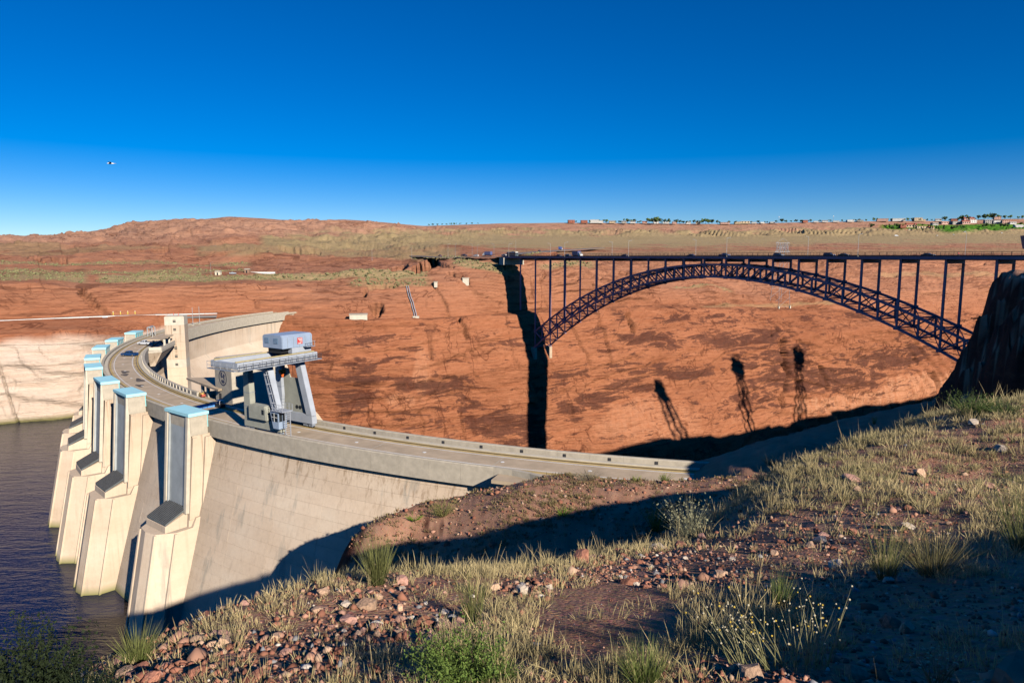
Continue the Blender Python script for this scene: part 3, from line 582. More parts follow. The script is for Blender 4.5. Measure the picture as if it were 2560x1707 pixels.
# ------------------------------------------------------------------ elevator tower
tw = empty('elevator_tower', pol(236.2, 194.75, -70), math.radians(194.75), 'tall square concrete elevator tower rising behind the crest of the dam', 'tower')
zc = [-25.0, -28.6, -32.2, -35.8, -39.4, -43, -46.6, -50.2, -53.8, -62]
for a, b_ in zip(zc[:-1], zc[1:]): MB().box(-3.8, 3.8, -3.7, 3.7, b_+70+.04, a+70).build('wall_course', MATS['conc_pale' if a in (-25.0, -43) else 'conc'], tw)
MB().box(-3.5, 3.5, -3.4, 3.4, 45.0, 45.25).build('roof', MATS['conc_grey'], tw)
for zw in (-26.9, -30.4, -38.2, -41.7, -45.2):
    f = MB().box(-.55, .55, 3.66, 3.74, zw+70-.5, zw+70+.5).build('window', MATS['window_dark'], tw); MB().box(-.6, .6, 3.74, 3.78, zw+70-.06, zw+70+.1).build('bar', MATS['conc_pale'], f)
for x_p, y_p, h_ in ((-1.5, 2.5, 1.4), (1.2, -2, 1.1)): MB().tube((x_p, y_p, 45.2), (x_p, y_p, 45.2+h_), .12).build('beacon', mk('beacon_red', (.6, .12, .08)), tw)
# lookout shelter beside the tower
sh = empty('lookout_shelter', pol(242, 199.3, ZR), math.radians(199.3), 'flat roofed concrete shelter on a ledge beside the elevator tower', 'shelter')
MB().hexa([(-6.5, -12, -.9), (.2, -14, -.9), (.2, 12, -.9), (-4.5, 10, -.9)], [(-6.5, -12, -.1), (.2, -14, -.1), (.2, 12, -.1), (-4.5, 10, -.1)]).build('ledge', MATS['conc_grey'], sh)
MB().hexa([(-1.5, -10, -6.5), (.2, -10, -6.5), (.2, 8, -6.5), (-1.5, 8, -6.5)], [(-6.4, -12, -.9), (.2, -14, -.9), (.2, 12, -.9), (-4.4, 10, -.9)]).build('corbel', MATS['conc'], sh)
MB().hexa([(-6.2, -11, 3.2), (.2, -12, 3.2), (1.2, 4.5, 3.2), (-3.5, 5.5, 3.2)], [(-6.2, -11, 3.6), (.2, -12, 3.6), (1.2, 4.5, 3.6), (-3.5, 5.5, 3.6)]).build('canopy', MATS['conc_road'], sh)
for xx, yy in ((-4.5, 2), (1.2, -10), (-4.8, -9)): MB().box(xx-.35, xx+.35, yy-.5, yy+.5, -.1, 3.2).build('post', MATS['conc_pale'], sh)
MB().hexa([(-6.5, -12, -.1), (-6.2, -12, -.1), (-4.2, 10, -.1), (-4.5, 10, -.1)], [(-6.5, -12, 1.1), (-6.2, -12, 1.1), (-4.2, 10, 1.1), (-4.5, 10, 1.1)]).build('parapet', MATS['conc_pale'], sh)
MB().box(-4.4, .0, 9.7, 10, -.1, 1.1).build('parapet', MATS['conc_pale'], sh)
# sluice frame beside the tower
fr = empty('hoist_frame', pol(252.4, 189.6, ZR), math.radians(189.6), 'small grey steel hoist frame on the crest left of the elevator tower', 'frame')
for yy in (-1.8, 1.8):
    for xx in (-1, 1): MB().tube((xx, yy, 0), (xx, yy, 4.2), .22).build('post', mk('galv', (.42, .43, .43), .45, .1, metal=.5), fr)
    MB().bar((-1, yy, 4.2), (1, yy, 4.2), .35).build('beam', MATS['galv'], fr)
MB().tube((0, -2, 4.2), (0, 2, 4.2), .5).build('drum', MATS['galv'], fr)
for xx, t in ((0, 178.6), (0, 177.0)):
    pl = empty('signal_mast', pol(252.5, t, ZR), 0, 'thin grey mast on the far crest, %s of a pair' % ('left' if t > 178 else 'right'), 'mast', 'masts on the far crest')
    MB().tube((0, 0, 0), (0, 0, 9.5), .17, .12).build('pole', MATS['galv'], pl); MB().box(-.6, .6, -.6, .6, 0, .5).build('footing', MATS['conc_grey'], pl)
# ------------------------------------------------------------------ gantry crane
mk('crane_blue', (.39, .42, .47), .5, .10, .5, spec=.4); mk('crane_house', (.31, .385, .50), .45, .10, .4, spec=.4); mk('crane_tan', (.36, .36, .30), .6, .14, .5); mk('crane_grey', (.26, .29, .34), .5, .12, .5)
mk('sign_red', (.62, .07, .06), .5, .08); mk('orange_paint', (.85, .16, .03), .5, .1); mk('pipe_grey', (.36, .38, .42), .45, .1)
cr = empty('gantry_crane', pol(248.68, 237.25, ZR), math.radians(237.25), 'big pale blue gantry crane straddling the road on the dam crest', 'crane'); pass
def frame(x, front):
    q = MB(); d0, d1 = x-.65, x+.65
    MB().prism([(-5.1, .95), (6.3, .95), (6.2, 2.5), (5.4, 2.9), (-4.3, 2.9), (-5.1, 2.5)], 'x', d0, d1).build('sill_beam', MATS['crane_tan' if front else 'crane_blue'], cr, bevel=.05)
    MB().prism([(-5.0, 2.7), (-3.3, 2.7), (-2.95, 6.2), (-3.3, 14.2), (-4.9, 14.2)], 'x', d0, d1).build('leg', MATS['crane_tan' if front else 'crane_blue'], cr, bevel=.05)
    MB().prism([(4.5, 2.7), (6.2, 2.7), (3.0, 14.2), (1.2, 14.2)], 'x', d0, d1).build('leg', MATS['crane_blue'], cr, bevel=.05)
    MB().prism([(-4.95, 13.0), (3.3, 13.0), (3.1, 14.4), (-4.95, 14.4)], 'x', d0+.02, d1+.02).build('top_beam', MATS['crane_blue'], cr, bevel=.05)
    for y0 in (-4.5, -3.0, 3.8, 5.4):
        bo = MB().box(x-.45, x+.45, y0-.6, y0+.6, .35, .98).build('bogie', MATS['crane_grey'], cr, bevel=.05)
        for w_ in (-.32, .32): MB().tube((x-.3, y0+w_, .42), (x+.3, y0+w_, .42), .3, n=12).build('wheel', MATS['steel_dark'], bo)
frame(4.0, True); frame(-4.0, False)
MB().prism([(-3.3, 2.9), (4.9, 2.9), (2.4, 10.2), (-1.0, 10.2), (-1.4, 12), (-3.2, 12.2)], 'x', -4.25, -4.05).build('web_plate', MATS['crane_tan'], cr)
for y0 in (.9, 1.9): MB().tube((-4.04, y0, 4.0), (-3.98, y0, 4.0), .42, n=14).build('porthole', MATS['window_dark'], cr)
for y0 in (-4.2, 2.5): MB().box(-7.2, 12.2, y0, y0+1.7, 14.4, 15.7).build('main_girder', MATS['crane_blue'], cr, bevel=.05)
for x0 in (-7.2, 11.4): MB().box(x0, x0+.8, -2.5, 2.5, 14.5, 15.6).build('end_tie', MATS['crane_blue'], cr)
for y0 in (-3.45, 3.2): MB().box(-7.0, 12.0, y0, y0+.25, 15.7, 15.9).build('trolley_rail', mk('rail_yellow', (.45, .37, .18), .6), cr)
pl = MB().box(12.2, 13.0, -4.2, 4.2, 14.15, 14.3).build('end_platform', MATS['crane_grey'], cr)
for k in range(5): MB().box(12.95, 13.0, -4.2+k*2.08, -4.12+k*2.08, 14.3, 15.6).build('post', MATS['pipe_grey'], pl)
for zz_ in (14.9, 15.6): MB().box(12.95, 13.0, -4.2, 4.2, zz_, zz_+.07).build('rail', MATS['pipe_grey'], pl)
wk = MB().box(-7.4, 12.6, 4.25, 5.3, 14.2, 14.35).build('walkway', MATS['crane_grey'], cr)
for k in range(14): MB().bar((-7.3+k*1.53, 5.25, 14.35), (-7.3+k*1.53, 5.25, 15.4), .07).build('post', MATS['steel_dark'], wk)
for zz_ in (14.9, 15.4): MB().bar((-7.4, 5.25, zz_), (12.6, 5.25, zz_), .09).build('rail', MATS['steel_dark'], wk)
MB().box(-6.6, -1.6, -3.0, 3.0, 15.9, 17.0).build('trolley', MATS['crane_blue'], cr); MB().box(-1.6, .2, -2.2, 1.8, 15.95, 17.0).build('winch', MATS['black'], cr)
ho = MB().prism([(-3.1, 17.0), (3.1, 17.0), (3.1, 19.4), (2.6, 19.75), (-2.6, 19.75), (-3.1, 19.4)], 'x', -6.9, .9).build('machine_house', MATS['crane_house'], cr, bevel=.1)
for k in range(5): MB().box(-6.5+k*1.5, -6.44+k*1.5, 3.1, 3.13, 17.1, 19.3).build('panel_seam', MATS['crane_grey'], ho)
for y0 in (-2.3, .5):
    wv_ = MB().box(.9, .96, y0, y0+1.3, 18.0, 19.1).build('window', mk('vent_blue', (.12, .22, .34), .4), ho)
    for k in range(4): MB().box(.96, 1.0, y0+.05, y0+1.25, 18.08+k*.27, 18.17+k*.27).build('louver', MATS['crane_house'], wv_)
sg = MB().box(-4.2, -2.9, 3.14, 3.19, 17.7, 19.0).build('sign', MATS['sign_red'], cr)
for k, (a_, b_) in enumerate(((.10, .9), (.1, .72), (.12, .55), (.3, .9))):
    z0 = 18.85-k*.31; xs_ = -4.2+1.3*a_
    while xs_ < -4.2+1.3*b_-.08:
        wd_ = random.uniform(.08, .17); MB().box(xs_, xs_+wd_, 3.195, 3.21, z0-.18, z0).build('lettering', MATS['white_paint'], sg); xs_ += wd_+.07
lb = MB().box(-6.6, -4.4, 3.15, 4.3, 16.95, 17.05).build('service_platform', MATS['crane_grey'], cr)
for k in range(4): MB().bar((-6.5+k*.68, 4.25, 17.05), (-6.5+k*.68, 4.25, 18.1), .06).build('post', MATS['pipe_grey'], lb)
MB().bar((-6.6, 4.25, 18.1), (-4.4, 4.25, 18.1), .07).build('rail', MATS['pipe_grey'], lb)
hk = MB().box(-2.9, -1.5, -1.6, -.6, 11.2, 12.1).build('hook_block', MATS['orange_paint'], cr, bevel=.15); MB().bar((-2.2, -1.1, 12.0), (-2.2, -1.1, 15.8), .12).build('cable', MATS['steel_dark'], hk); MB().tube((-2.2, -1.1, 10.5), (-2.2, -1.1, 11.2), .2, .35).build('hook', MATS['orange_paint'], hk)
for y0 in (-1.9, -.5, .9): MB().bar((-4.4, y0, 15.8), (-4.4, y0, 3.0), .06).build('hoist_cable', MATS['steel_dark'], cr)
for x0 in (4.0, -4.0):
    for zz_ in (5.2, 8.0, 10.8): MB().box(x0-.7, x0+.7, -4.95, -3.0, zz_, zz_+.09).build('stiffener', MATS['crane_grey'], cr)
for k in range(9): MB().box(-6.0+k*2.1, -5.9+k*2.1, 4.2, 4.26, 14.45, 15.65).build('web_stiffener', MATS['crane_grey'], cr)
# ladder up the slanted leg of the water-side frame
la, lt = Vector((4.9, 5.2, 6.2)), Vector((4.9, 2.4, 14.4))
ld_ = MB().bar(la, lt, .1).build('ladder', MATS['pipe_grey'], cr)
off = Vector((0, .62, 0)); MB().bar(la+off, lt+off, .1).build('stringer', MATS['pipe_grey'], ld_)
for k in range(18):
    p = la.lerp(lt, k/17.); MB().bar(p, p+off, .06).build('rung', MATS['pipe_grey'], ld_)
for k in range(5):
    p = la.lerp(lt, .1+k*.22); q = MB(); pr = [p+Vector((0, 0, 0)), p+Vector((.5, -.05, 0)), p+Vector((.75, .31, 0)), p+Vector((.5, .67, 0)), p+off]
    for a_, b_ in zip(pr[:-1], pr[1:]): q.bar(a_, b_, .07)
    q.build('cage_hoop', MATS['pipe_grey'], ld_)
cb = MB().prism([(5.3, 1.9), (7.0, 1.9), (7.0, 5.4), (4.4, 5.4)], 'x', 3.6, 5.6).build('operator_cab', MATS['crane_house'], cr, bevel=.04)
for x0 in (3.85, 4.75): MB().box(x0, x0+.7, 7.0, 7.04, 3.4, 5.0).build('window', MATS['window_dark'], cb)
MB().prism([(5.2, 3.4), (6.7, 3.4), (6.7, 5.0), (4.9, 5.0)], 'x', 5.6, 5.64).build('window', MATS['window_dark'], cb)
MB().box(5.63, 5.68, 5.7, 5.82, 3.3, 5.1).build('window_bar', MATS['white_paint'], cb); MB().box(5.63, 5.68, 5.0, 6.7, 4.2, 4.3).build('window_bar', MATS['white_paint'], cb)
pf = MB().box(3.4, 5.9, 5.0, 8.6, 5.5, 5.62).build('cab_platform', MATS['crane_blue'], cr)
for x0 in (3.45, 5.85):
    for y0 in (5.6, 6.6, 7.6, 8.55): MB().bar((x0, y0, 5.6), (x0, y0, 6.9), .07).build('post', MATS['pipe_grey'], pf)
    for zz_ in (6.3, 6.9): MB().bar((x0, 5.6, zz_), (x0, 8.55, zz_), .06).build('rail', MATS['pipe_grey'], pf)
st_ = MB().bar((5.2, 8.5, .0), (5.2, 8.5, 5.5), .12).build('stair_frame', MATS['pipe_grey'], cr)
MB().bar((4.0, 8.5, .0), (4.0, 8.5, 5.5), .12).build('post', MATS['pipe_grey'], st_)
for k in range(12): MB().bar((4.0, 8.5, .3+k*.45), (5.2, 8.5, .3+k*.45), .07).build('rung', MATS['pipe_grey'], st_)
mc = MB().prism([(-2.6, 2.95), (2.9, 2.95), (2.9, 5.2), (2.4, 5.9), (-2.4, 5.9), (-2.6, 5.6)], 'x', 3.5, 5.4).build('motor_casing', MATS['crane_tan'], cr, bevel=.15)
MB().box(5.4, 5.44, 1.6, 2.3, 4.2, 5.2).build('vent', MATS['window_dark'], mc)
# ------------------------------------------------------------------ service building and canopy behind the crane
sb = empty('service_building', pol(241.8, 229.6, ZR), math.radians(229.6), 'grey concrete block house with a round dark blue emblem behind the crane', 'building')
MB().box(-13, -.2, -4.2, 4.2, -14, 10.8).build('wall', MATS['conc_grey'], sb, bevel=.06)
MB().box(-12.7, -.5, -3.9, 3.9, 10.8, 11.0).build('roof', MATS['conc_pale'], sb)
mk('emblem_blue', (.055, .06, .10), .5, .05)
em = MB(); n = 40
ring_o = [(-.19, -.2+2.0*math.cos(2*math.pi*i/n), 6.2+2.0*math.sin(2*math.pi*i/n)) for i in range(n)]; ring_i = [(-.19, -.2+1.62*math.cos(2*math.pi*i/n), 6.2+1.62*math.sin(2*math.pi*i/n)) for i in range(n)]
em.add(ring_o+ring_i, [(i, (i+1) % n, n+(i+1) % n, n+i) for i in range(n)]); em = em.build('emblem', MATS['emblem_blue'], sb)
for pts in ([(-1.1, 5.6), (-.2, 5.9), (-.5, 4.9), (.1, 4.6), (-.9, 4.3), (-1.2, 4.9)], [(.2, 5.5), (.9, 5.2), (.6, 4.4), (1.0, 3.9), (.2, 4.2), (-.1, 4.9)], [(-1.0, 3.9), (.3, 3.9), (.8, 3.4), (.1, 3.0), (-.8, 3.2)]):
    MB().prism([(a_, b_+1.8) for a_, b_ in pts], 'x', -.2, -.17).build('emblem_mark', MATS['emblem_blue'], em)
MB().box(-.22, -.1, -2.2, -1.2, 0, 2.2).build('door', MATS['steel_dark'], sb)
cn = empty('canopy_roof', pol(241.8, 227.3, ZR), math.radians(227.3), 'flat concrete canopy over dark workshop bays left of the emblem block', 'canopy')
MB().hexa([(-9, -6, 3.0), (-.6, -13, 3.0), (.9, 9.5, 3.0), (-5, 6, 3.0)], [(-9, -6, 3.5), (-.6, -13, 3.5), (.9, 9.5, 3.5), (-5, 6, 3.5)]).build('slab', MATS['conc_road'], cn)
for yy in (-3.0, .2, 6.3): MB().box(-.9, -.4, yy-.5, yy+.5, 0, 3.0).build('pillar', MATS['conc_pale'], cn)
MB().box(-6, -5.6, -6, 6, -.2, 3.0).build('back_wall', MATS['black'], cn); MB().box(-9, 1.1, -7.5, 13.5, -.6, .05).build('floor', MATS['conc_road'], cn)
for k, (yy, xx, cl, rd, lbl) in enumerate(((-3.9, .4, (.55, .36, .14), .55, 'tan cable reel under the canopy edge'), (-1.6, .3, (.58, .38, .12), .62, 'yellow cable reel beside the red one'), (-.3, .5, (.55, .12, .08), .5, 'red cable reel in front of the dark bay'))):
    p = pol(241.8+xx, 227.3+(yy)/241.8*57.3, ZR+.05); o = empty('cable_reel', p, math.radians(227), lbl, 'cable reel', 'cable reels by the workshop')
    mt = mk('reel_%d' % k, cl, .6)
    MB().tube((-.4, 0, rd), (.4, 0, rd), rd*.6, n=14).build('drum', mt, o)
    for s_ in (-.42, .36): MB().tube((s_, 0, rd), (s_+.08, 0, rd), rd, n=16).build('flange', mt, o)
cart = empty('utility_cart', pol(244.8, 230.6, ZR), math.radians(140), 'small dark utility cart with a white roof parked before the emblem block', 'cart')
MB().box(-1.3, 1.3, -.6, .6, .3, .9).build('body', MATS['black'], cart); MB().box(-.9, .9, -.6, .6, 1.7, 1.78).build('roof', MATS['white_paint'], cart)
for xx in (-.85, .85):
    for yy in (-.55, .55): MB().tube((xx, yy-.08, .28), (xx, yy+.08, .28), .28, n=12).build('wheel', MATS['steel_dark'], cart); MB().bar((xx, yy, .9), (xx, yy, 1.7), .06).build('post', MATS['white_paint'], cart)
ba = empty('road_barrier', pol(246.6, 230.1, ZR), math.radians(229), 'low blue and white road barrier at the crane shadow', 'barrier')
MB().prism([(-.3, 0), (.3, 0), (.12, .8), (-.12, .8)], 'y', -.0, .01).build('end_plate', MATS['white_paint'], ba); MB().prism([(-.06, .2), (.06, .2), (.06, .8), (-.06, .8)], 'y', .02, .06).build('upright', MATS['white_paint'], ba)
for k in range(5): MB().box(-.4+k*1.15-2.6, .7+k*1.15-2.6, -.35, .35, .02, .75).build('segment', mk('barrier_blue', (.12, .34, .72), .5), ba, bevel=.08)
# ------------------------------------------------------------------ steel arch bridge
mk('bridge_steel', (.27, .18, .24), .55, .14, .35, spec=.3); mk('deck_conc', (.10, .075, .085), .85, .15, .4); mk('fence_steel', (.12, .07, .06), .6, .15); mk('asphalt', (.055, .052, .055), .9, .2, .4)
BDIR = (.5406, -.8413); BN = (.8413, .5406); BO = (100.75, 341.03)
br = empty('steel_arch_bridge', (BO[0], BO[1], -62), math.atan2(BDIR[1], BDIR[0]), 'purplish steel truss arch bridge spanning the canyon with slender columns', 'bridge')
CT_ = [6.8, 20.3, 33.5, 46.7, 60.2, 75.3, 90.7, 107.0, 123.4, 139.5, 156.5, 175.1]; CT_ = [-t for t in CT_[::-1]]+CT_
ZB = 62
def zl(t): return -10.0-52.4*(t/156.5)**2
def zu(t): return -3.9-47.8*(t/156.5)**2
tp = [t for t in CT_ if abs(t) < 160]; pan = [tp[0]]
for a_, b_ in zip(tp[:-1], tp[1:]): pan += [(a_+b_)/2, b_]
W = 13.0; bs = MATS['bridge_steel']
for y0 in (0.0, W):
    for fz, nm in ((zu, 'upper_chord'), (zl, 'lower_chord')):
        for a_, b_ in zip(pan[:-1], pan[1:]): MB().bar((a_, y0, fz(a_)+ZB), (b_, y0, fz(b_)+ZB), .82, .92).build(nm, bs, br)
    for t in pan: MB().bar((t, y0, zl(t)+ZB), (t, y0, zu(t)+ZB), .6, .75, up=(1, 0, 0)).build('truss_vertical', bs, br)
    for a_, b_ in zip(pan[:-1], pan[1:]):
        p0, p1 = ((a_, zu(a_)), (b_, zl(b_))) if b_ <= .1 else ((a_, zl(a_)), (b_, zu(b_)))
        MB().bar((p0[0], y0, p0[1]+ZB), (p1[0], y0, p1[1]+ZB), .5, .55).build('diagonal', bs, br)
    for t in pan[::2]:
        for fz in (zu, zl): MB().box(t-1.0, t+1.0, y0-.52, y0+.52, fz(t)+ZB-.75, fz(t)+ZB+.75).build('gusset', bs, br)
for i, t in enumerate(pan):
    for fz in (zu, zl): MB().bar((t, .4, fz(t)+ZB), (t, W-.4, fz(t)+ZB), .4, .5).build('cross_strut', bs, br)
    MB().bar((t, .3, zl(t)+ZB), (t, W-.3, zu(t)+ZB), .28).build('sway_brace', bs, br)
    if i % 2 == 0: MB().bar((t, .3, zu(t)+ZB), (t, W-.3, zl(t)+ZB), .28).build('sway_brace', bs, br)
    if i < len(pan)-1:
        t2 = pan[i+1]; mid = ((t+t2)/2, W/2)
        for fz in (zu, zl):
            zm = (fz(t)+fz(t2))/2+ZB
            q = MB(); q.bar((t, .3, fz(t)+ZB), (t2, W-.3, fz(t2)+ZB), .26); q.build('lateral_brace', bs, br)
            q = MB(); q.bar((t, W-.3, fz(t)+ZB), (t2, .3, fz(t2)+ZB), .26); q.build('lateral_brace', bs, br)
for t in CT_:
    zb = zu(t) if abs(t) < 160 else (-38 if t < 0 else -30)
    for y0 in (0.0, W): MB().box(t-.4, t+.4, y0-.36, y0+.36, zb+ZB, ZB-1.0).build('column', bs, br)
    MB().box(t-.45, t+.45, .42, W-.42, ZB-2.6, ZB-1.0).build('floor_beam', bs, br)
T0, T1 = -196, 205
MB().box(T0, T1, -1.5, W+1.5, ZB-.75, ZB-.12).build('deck_slab', MATS['deck_conc'], br)
MB().box(T0, T1, .9, W-.9, ZB-.119, ZB-.1).build('roadway', MATS['asphalt'], br)
for y0 in (-1.62, W+1.5): MB().box(T0, T1, y0, y0+.12, ZB-1.02, ZB+.02).build('fascia', mk('fascia_steel', (.22, .15, .22), .5, .12, .3), br)
for y0 in (2.2, 5.0, 8.0, 10.8): MB().box(T0, T1, y0-.15, y0+.15, ZB-1.35, ZB-.75).build('stringer', bs, br)
for y0 in (6.42, 6.62): MB().box(T0, T1, y0, y0+.1, ZB-.099, ZB-.092).build('centre_line', mk('paint_yellow', (.55, .38, .05)), br)
post = MB().box(-.05, .05, -.05, .05, 0, 1.85).build('fence_post', MATS['fence_steel'], br); post.location = (T0, -1.4, ZB-.1)
k = 0
for y0 in (-1.4, W+1.4):
    for t in np.arange(T0+3, T1, 3.0):
        inst('fence_post', post.data, br, (t, y0, ZB-.1))
    for zz_, hh in ((.35, .09), (.9, .09), (1.78, .07)): MB().box(T0, T1, y0-.04, y0+.04, ZB-.1+zz_, ZB-.1+zz_+hh).build('fence_rail', MATS['fence_steel'], br)
for y0 in (.6, W-.8): MB().box(T0, T1, y0, y0+.2, ZB-.12, ZB+.55).build('guard_rail', MATS['fence_steel'], br)
for y0 in (0, W):
    for t, zz_ in ((-156.5, -62.4), (156.5, -62.4)):
        MB().box(t-3.4, t+.9 if t < 0 else t+3.2, y0-1.2, y0+1.2, zz_+ZB-9, zz_+ZB-.6).build('skewback', MATS['conc_road'], br, bevel=.2)
for t in (-197, 206): MB().box(t-3, t+3, -2.5, W+2.5, ZB-6, ZB-.8).build('abutment', MATS['conc_grey'], br)
for y0 in (0, W): MB().bar((-156.5, y0, ZB-45), (-124, y0, ZB-44), .3).build('tie_strut', bs, br)
def bpos(t, yy, z=0.0): return (BO[0]+BDIR[0]*t+BN[0]*yy, BO[1]+BDIR[1]*t+BN[1]*yy, z)
def t_of_px(x, yy):
    uu = (x-1280)/FPX*CP; a = BO[0]+BN[0]*yy-uu*(BO[1]+BN[1]*yy); b_ = BDIR[0]-uu*BDIR[1]; return -a/b_
BROT = math.atan2(BDIR[1], BDIR[0])
# ------------------------------------------------------------------ vehicles
mk('glass_dark', (.02, .03, .045), .15, .1, spec=.6); mk('tyre', (.02, .02, .02), .8, .1); mk('rim', (.35, .35, .36), .35, .1, metal=.6)
mk('lamp_red', (.5, .03, .02), .3); mk('lamp_white', (.8, .8, .75), .3); mk('chrome', (.55, .55, .56), .25, metal=.8)
def wheels(o, xs, hw, r):
    for x in xs:
        for s in (-1, 1):
            t = MB().tube((x, s*hw-.11, r), (x, s*hw+.11, r), r, n=14).build('wheel', MATS['tyre'], o)
            MB().tube((x, s*(hw+.115)-.01, r), (x, s*(hw+.115)+.01, r), r*.6, n=12).build('rim', MATS['rim'], t)
def taper(prof_lo, hw0, hw1, z_split):                     # side profile with the upper part drawn in
    q = MB(); n = len(prof_lo)
    f = lambda z: hw0 if z <= z_split else hw1
    q.hexa([(x, -f(z), z) for x, z in prof_lo], [(x, f(z), z) for x, z in prof_lo]); return q
def vehicle(kind, colr, loc, rz, label, group, name=None):
    nm = {'sedan': 'car', 'suv': 'car', 'pickup': 'pickup_truck', 'bus': 'coach', 'box': 'box_truck'}[kind]
    cat = {'sedan': 'car', 'suv': 'car', 'pickup': 'pickup', 'bus': 'bus', 'box': 'truck'}[kind]
    o = empty(nm, loc, rz, label, cat, group)
    m = mk('paint_%d_%d_%d' % tuple(int(c*99) for c in colr), colr, .3, .05, spec=.5)
    if kind == 'sedan':
        MB().prism([(-2.3, .3), (2.25, .3), (2.35, .6), (2.2, .82), (1.1, .95), (-1.5, 1.0), (-2.25, .95), (-2.35, .6)], 'y', -.88, .88).build('body', m, o, bevel=.07)
        taper([(-1.75, .95), (1.15, .93), (.35, 1.40), (-1.0, 1.42)], .84, .62, 1.1).build('window', MATS['glass_dark'], o)
        taper([(-1.05, 1.40), (.38, 1.38), (.25, 1.46), (-.9, 1.48)], .63, .6, 1.44).build('roof', m, o); wheels(o, (-1.4, 1.4), .8, .33); L_ = 2.34; zl_ = .68
    elif kind == 'suv':
        MB().prism([(-2.3, .35), (2.25, .35), (2.35, .7), (2.2, .98), (1.2, 1.1), (-2.2, 1.12), (-2.35, .7)], 'y', -.93, .93).build('body', m, o, bevel=.07)
        taper([(-2.2, 1.1), (1.2, 1.08), (.55, 1.68), (-1.95, 1.7)], .88, .72, 1.3).build('window', MATS['glass_dark'], o)
        taper([(-1.98, 1.66), (.58, 1.64), (.45, 1.76), (-1.85, 1.78)], .74, .7, 1.7).build('roof', m, o); wheels(o, (-1.4, 1.4), .85, .38); L_ = 2.34; zl_ = .85
    elif kind == 'pickup':
        MB().prism([(-2.9, .45), (2.75, .45), (2.85, .8), (2.7, 1.1), (1.5, 1.2), (-.7, 1.22), (-.7, 1.25), (-2.9, 1.25)], 'y', -.98, .98).build('body', m, o, bevel=.06)
        MB().box(-2.8, -.85, -.85, .85, 1.20, 1.262).build('cargo_bed', MATS['black'], o)
        taper([(-.72, 1.2), (1.5, 1.18), (.8, 1.82), (-.6, 1.85)], .92, .75, 1.4).build('window', MATS['glass_dark'], o)
        taper([(-.66, 1.80), (.84, 1.78), (.7, 1.9), (-.55, 1.92)], .78, .74, 1.85).build('roof', m, o)
        for xx in (-.62, .42): MB().bar((xx, -.9, 1.2), (xx-.02, -.76, 1.83), .14).build('pillar', m, o); MB().bar((xx, .9, 1.2), (xx-.02, .76, 1.83), .14).build('pillar', m, o)
        wheels(o, (-1.85, 1.75), .88, .42); L_ = 2.84; zl_ = .9
    elif kind == 'bus':
        MB().box(-6, 6, -1.27, 1.27, .45, 1.7).build('body', m, o, bevel=.08); MB().box(-5.9, 5.95, -1.25, 1.25, 1.7, 2.9).build('window', MATS['glass_dark'], o, bevel=.05)
        MB().box(-6, 6, -1.26, 1.26, 2.9, 3.45).build('roof', MATS['white_paint'], o, bevel=.12); wheels(o, (-3.6, 3.9), 1.12, .5); L_ = 6.0; zl_ = .9
    else:
        MB().box(-4.4, 1.6, -1.25, 1.25, 1.0, 3.6).build('cargo_box', m, o, bevel=.05); MB().prism([(1.7, .6), (4.2, .6), (4.2, 1.5), (3.3, 1.7), (2.9, 2.6), (1.7, 2.6)], 'y', -1.1, 1.1).build('cab', MATS['white_paint'], o, bevel=.08)
        MB().prism([(3.02, 1.75), (3.36, 1.75), (2.98, 2.5), (2.7, 2.5)], 'y', -1.0, 1.0).build('window', MATS['glass_dark'], o); MB().box(-4.3, 4.0, -.5, .5, .6, 1.0).build('chassis', MATS['black'], o); wheels(o, (-3.0, 3.2), 1.0, .48); L_ = 4.2; zl_ = 1.0
    for s in (-.7, .7):
        MB().box(L_-.02, L_+.03, s-.14, s+.14, zl_-.08, zl_+.08).build('headlight', MATS['lamp_white'], o); MB().box(-L_-.03, -L_+.02, s-.12, s+.12, zl_-.08, zl_+.1).build('tail_light', MATS['lamp_red'], o)
    return o
def onb(x, yy, kind, col, label, flip=False): return vehicle(kind, col, bpos(t_of_px(x, yy), yy, -.1), BROT+(math.pi if flip else 0), label, 'vehicles crossing the bridge')
onb(1281, 4.0, 'bus', (.10, .13, .15), 'dark coach with a white roof at the far end of the bridge')
onb(1397, 4.0, 'sedan', (.03, .035, .06), 'dark sedan on the bridge between the coach and the pickup'); onb(1419, 9.0, 'pickup', (.10, .12, .16), 'dark pickup just left of the box truck on the bridge', True)
onb(1444, 4.0, 'box', (.10, .10, .22), 'blue box truck with a white cab on the bridge'); onb(1562, 4.0, 'sedan', (.05, .03, .06), 'dark maroon sedan on the left half of the bridge')
onb(1727, 9.0, 'sedan', (.05, .07, .15), 'navy sedan near the crown of the bridge', True); onb(1811, 4.0, 'pickup', (.07, .10, .22), 'blue pickup at the crown of the bridge')
onb(1946, 4.0, 'suv', (.16, .18, .25), 'grey blue suv right of the bridge crown'); onb(2073, 4.0, 'suv', (.03, .04, .12), 'dark blue suv leading a black sedan on the bridge'); onb(2110, 4.0, 'sedan', (.02, .02, .03), 'black sedan close behind the dark blue suv')
onb(2320, 4.0, 'sedan', (.03, .03, .07), 'black sedan near the right end of the bridge')
# two vehicles on the dam
vehicle('pickup', (.01, .05, .16), tuple(atZ(324, 890, ZR)), math.radians(171), 'dark blue pickup driving on the crest of the dam', None)
vehicle('pickup', (.75, .76, .78), tuple(atZ(362, 862, ZR)), math.radians(165), 'white pickup parked on the dam beside the lookout shelter', None)
